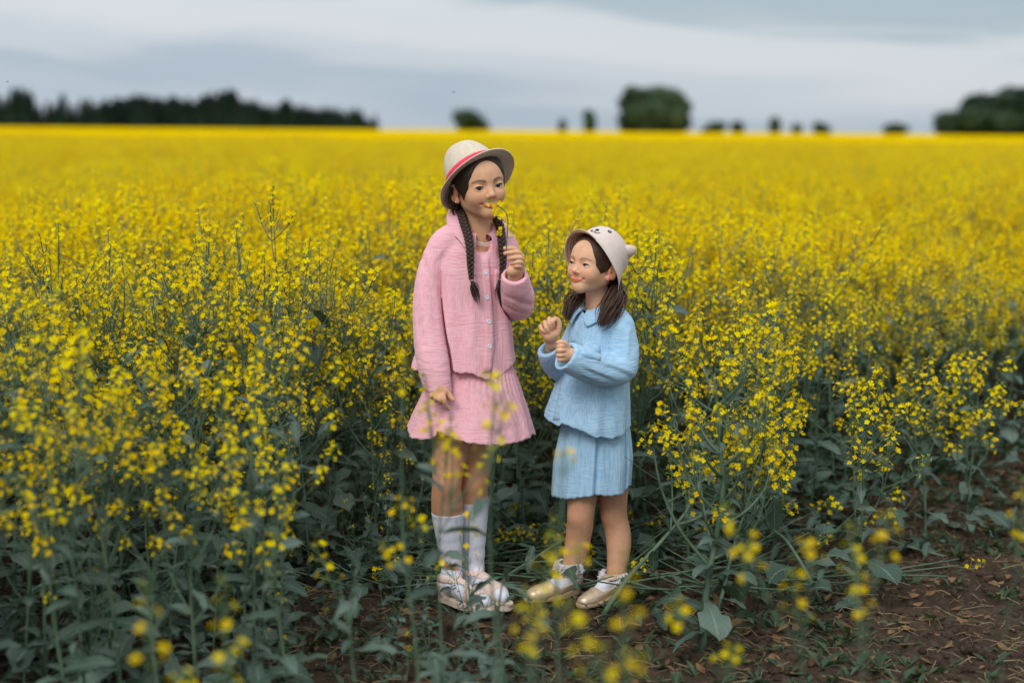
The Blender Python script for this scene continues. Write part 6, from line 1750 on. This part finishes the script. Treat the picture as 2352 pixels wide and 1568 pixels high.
M1 = broad_mb(61, 10, 9, 8000, .02, 16, .28, [(-.33, 0, .84, .13), (-.36, .3, .66, .17), (-.15, -.4, .76, .17), (.03, .2, .80, .19), (.20, -.3, .74, .19), (.33, .1, .58, .17), (-.30, -.5, .45, .20), (-.05, -.8, .50, .24), (.22, -.5, .42, .23), (-.34, .2, .24, .17), (-.08, -.4, .22, .22), (.20, .1, .20, .21), (.36, 0, .30, .14), (-.44, 0, .36, .10)]).mesh('crown', [M_BROAD], False)
broad(1440, 1572, 206, 300, 'large rounded broadleaf tree standing alone on the horizon above the blue girl', 'tree', M1)
broad(1036, 1124, 255, 330, 'low rounded tree on the horizon right behind the straw hat', 'tree', DM[0], 10, 7)
broad(1338, 1370, 262, 340, 'narrow small tree left of the large rounded tree', 'tree', DM[1], 9, 7)
broad(1276, 1306, 281, 340, 'tiny round bush left of the narrow small tree', 'bush', DM[2], 10, 7, 'bush')
broad(1612, 1668, 284, 360, 'flat low bush first to the right of the large rounded tree', 'bush', DM[0], 10, 7, 'bush')
broad(1670, 1710, 287, 360, 'small low bush second to the right of the large rounded tree', 'bush', DM[1], 10, 7, 'bush')
broad(1757, 1800, 276, 350, 'dark round bush on the horizon halfway to the right trees', 'bush', DM[2], 10, 7, 'bush')
broad(1816, 1844, 290, 360, 'tiny bush just right of the dark round bush', 'bush', DM[0], 10, 7, 'bush')
broad(1866, 1912, 289, 360, 'low wide bush between the dark round bush and the flat one', 'bush', DM[1], 10, 7, 'bush')
broad(2012, 2084, 289, 360, 'flat wide bush left of the right hand trees', 'bush', DM[2], 10, 7, 'bush')
M2 = broad_mb(71, 10, 8, 7000, .02, 15, .28, [(-.42, 0, .30, .12), (-.30, .2, .48, .15), (-.16, -.4, .66, .17), (.0, .2, .78, .17), (.14, -.3, .70, .18), (.28, .1, .80, .15), (.38, .2, .55, .15), (-.24, -.5, .25, .18), (-.02, -.8, .40, .24), (.22, -.5, .38, .22), (.36, 0, .25, .16), (.1, .3, .2, .2)]).mesh('crown', [M_DARKB], False)
broad(2195, 2440, 208, 280, 'tall dark spreading tree at the right border of the picture', 'tree', M2, 10, 8)
broad(2140, 2255, 266, 290, 'lower dark bush at the foot of the tall dark tree on the right', 'bush', DM[1], 10, 7, 'bush')
# two insects in the air
M_INS = simple('insect_black', (0.02, 0.018, 0.016), None, 5, .5)
for (u, v, y, lab) in ((1042, 212, 3.6, 'tiny dark fly in the sky left above the straw hat'), (17, 188, 3.9, 'tiny dark fly in the sky at the left border')):
    root = empty('fly', P(u, v, y), label=lab, cat='insect')
    mb = MB(); mb.tube([(-.003, 0, 0), (-.001, 0, .0004), (.001, 0, .0004), (.003, 0, 0)], [.0004, .0012, .0011, .0007], 6); mb.build('thorax', M_INS, root)
    for sg in (-1, 1):
        mb = MB(); mb.quad_grid([[(0, 0, .001), (.0006, sg * .0022, .0018)], [(-.0020, 0, .0012), (-.0026, sg * .0026, .0020)]]); mb.build('wing', M_INS, root)

# ------------------------------------------------------------------ the girls, and the sprig the taller one smells
pink_root, Q = build_girl_pink()
blue_root = build_girl_blue()
def build_sprig():
    y0 = YA - 0.163
    q = lambda x, y, dy=0: P(900.4 + x * .23438, 312.4 + y * .23438, y0 + dy)
    base = q(1120, 1135, 0.006)
    root = empty('flower_sprig', base, label='flowering rapeseed sprig held by the pink girl under her nose', cat='flower')
    mb = MB(); st = [q(1120, 1150, .006), q(1122, 1085), q(1130, 960), (q(1135, 860)), q(1128, 780), q(1095, 725), q(1050, 690), q(1010, 655, -.004), q(975, 625, -.006)]
    mb.tube(fit_pts([p_ - base for p_ in st]), [.0017] * 33, 6, 0)
    st_o = [(1133, 860, 1210, 855), (1135, 850, 1165, 745), (1133, 850, 1060, 800), (1133, 870, 1118, 862), (1130, 985, 1050, 950), (1130, 1000, 1192, 985), (1133, 860, 1162, 835), (1130, 980, 1062, 908), (1128, 985, 1150, 968)]
    for a, b_, c, d in st_o: mb.tube([q(a, b_) - base, q((a + c) / 2, (b_ + d) / 2 + 6) - base, q(c, d, -.004) - base], .0007, 3, 0, cap=False)
    mb.build('stem', PM, root)
    r_ = random.Random(5)
    fl = [(1060, 665, 1.0), (1004, 720, 1.1), (1008, 755, .9), (1052, 760, 1.1), (1072, 768, .9), (1000, 672, .9), (1060, 800, .8), (1050, 950, 1.05), (1160, 838, .7), (1215, 853, .6), (1168, 742, .7), (1062, 906, .7), (1115, 865, .5), (1150, 968, .5), (1030, 705, .8), (945, 677, .6)]
    for x, y, s in fl:
        m_ = MB(); flower(m_, Vector(), Vector((r_.uniform(-.6, .4), -1, r_.uniform(-.3, .7))), .0090 * s, r_, True); m_.tube([Vector((0, .004, 0)), Vector()], .0006, 3, 3, cap=False)
        f_ = m_.build('flower', PM, root, smooth=False); f_.location = q(x, y, -.008) - base
    mb = MB()
    for i in range(13):
        mb.octa(q(r_.uniform(925, 985), r_.uniform(598, 650), -.006) - base, (.0017, .0036), (r_.uniform(-1, .3), 0, r_.uniform(.2, 1)), 3)
    mb.build('bud', PM, root)
build_sprig()
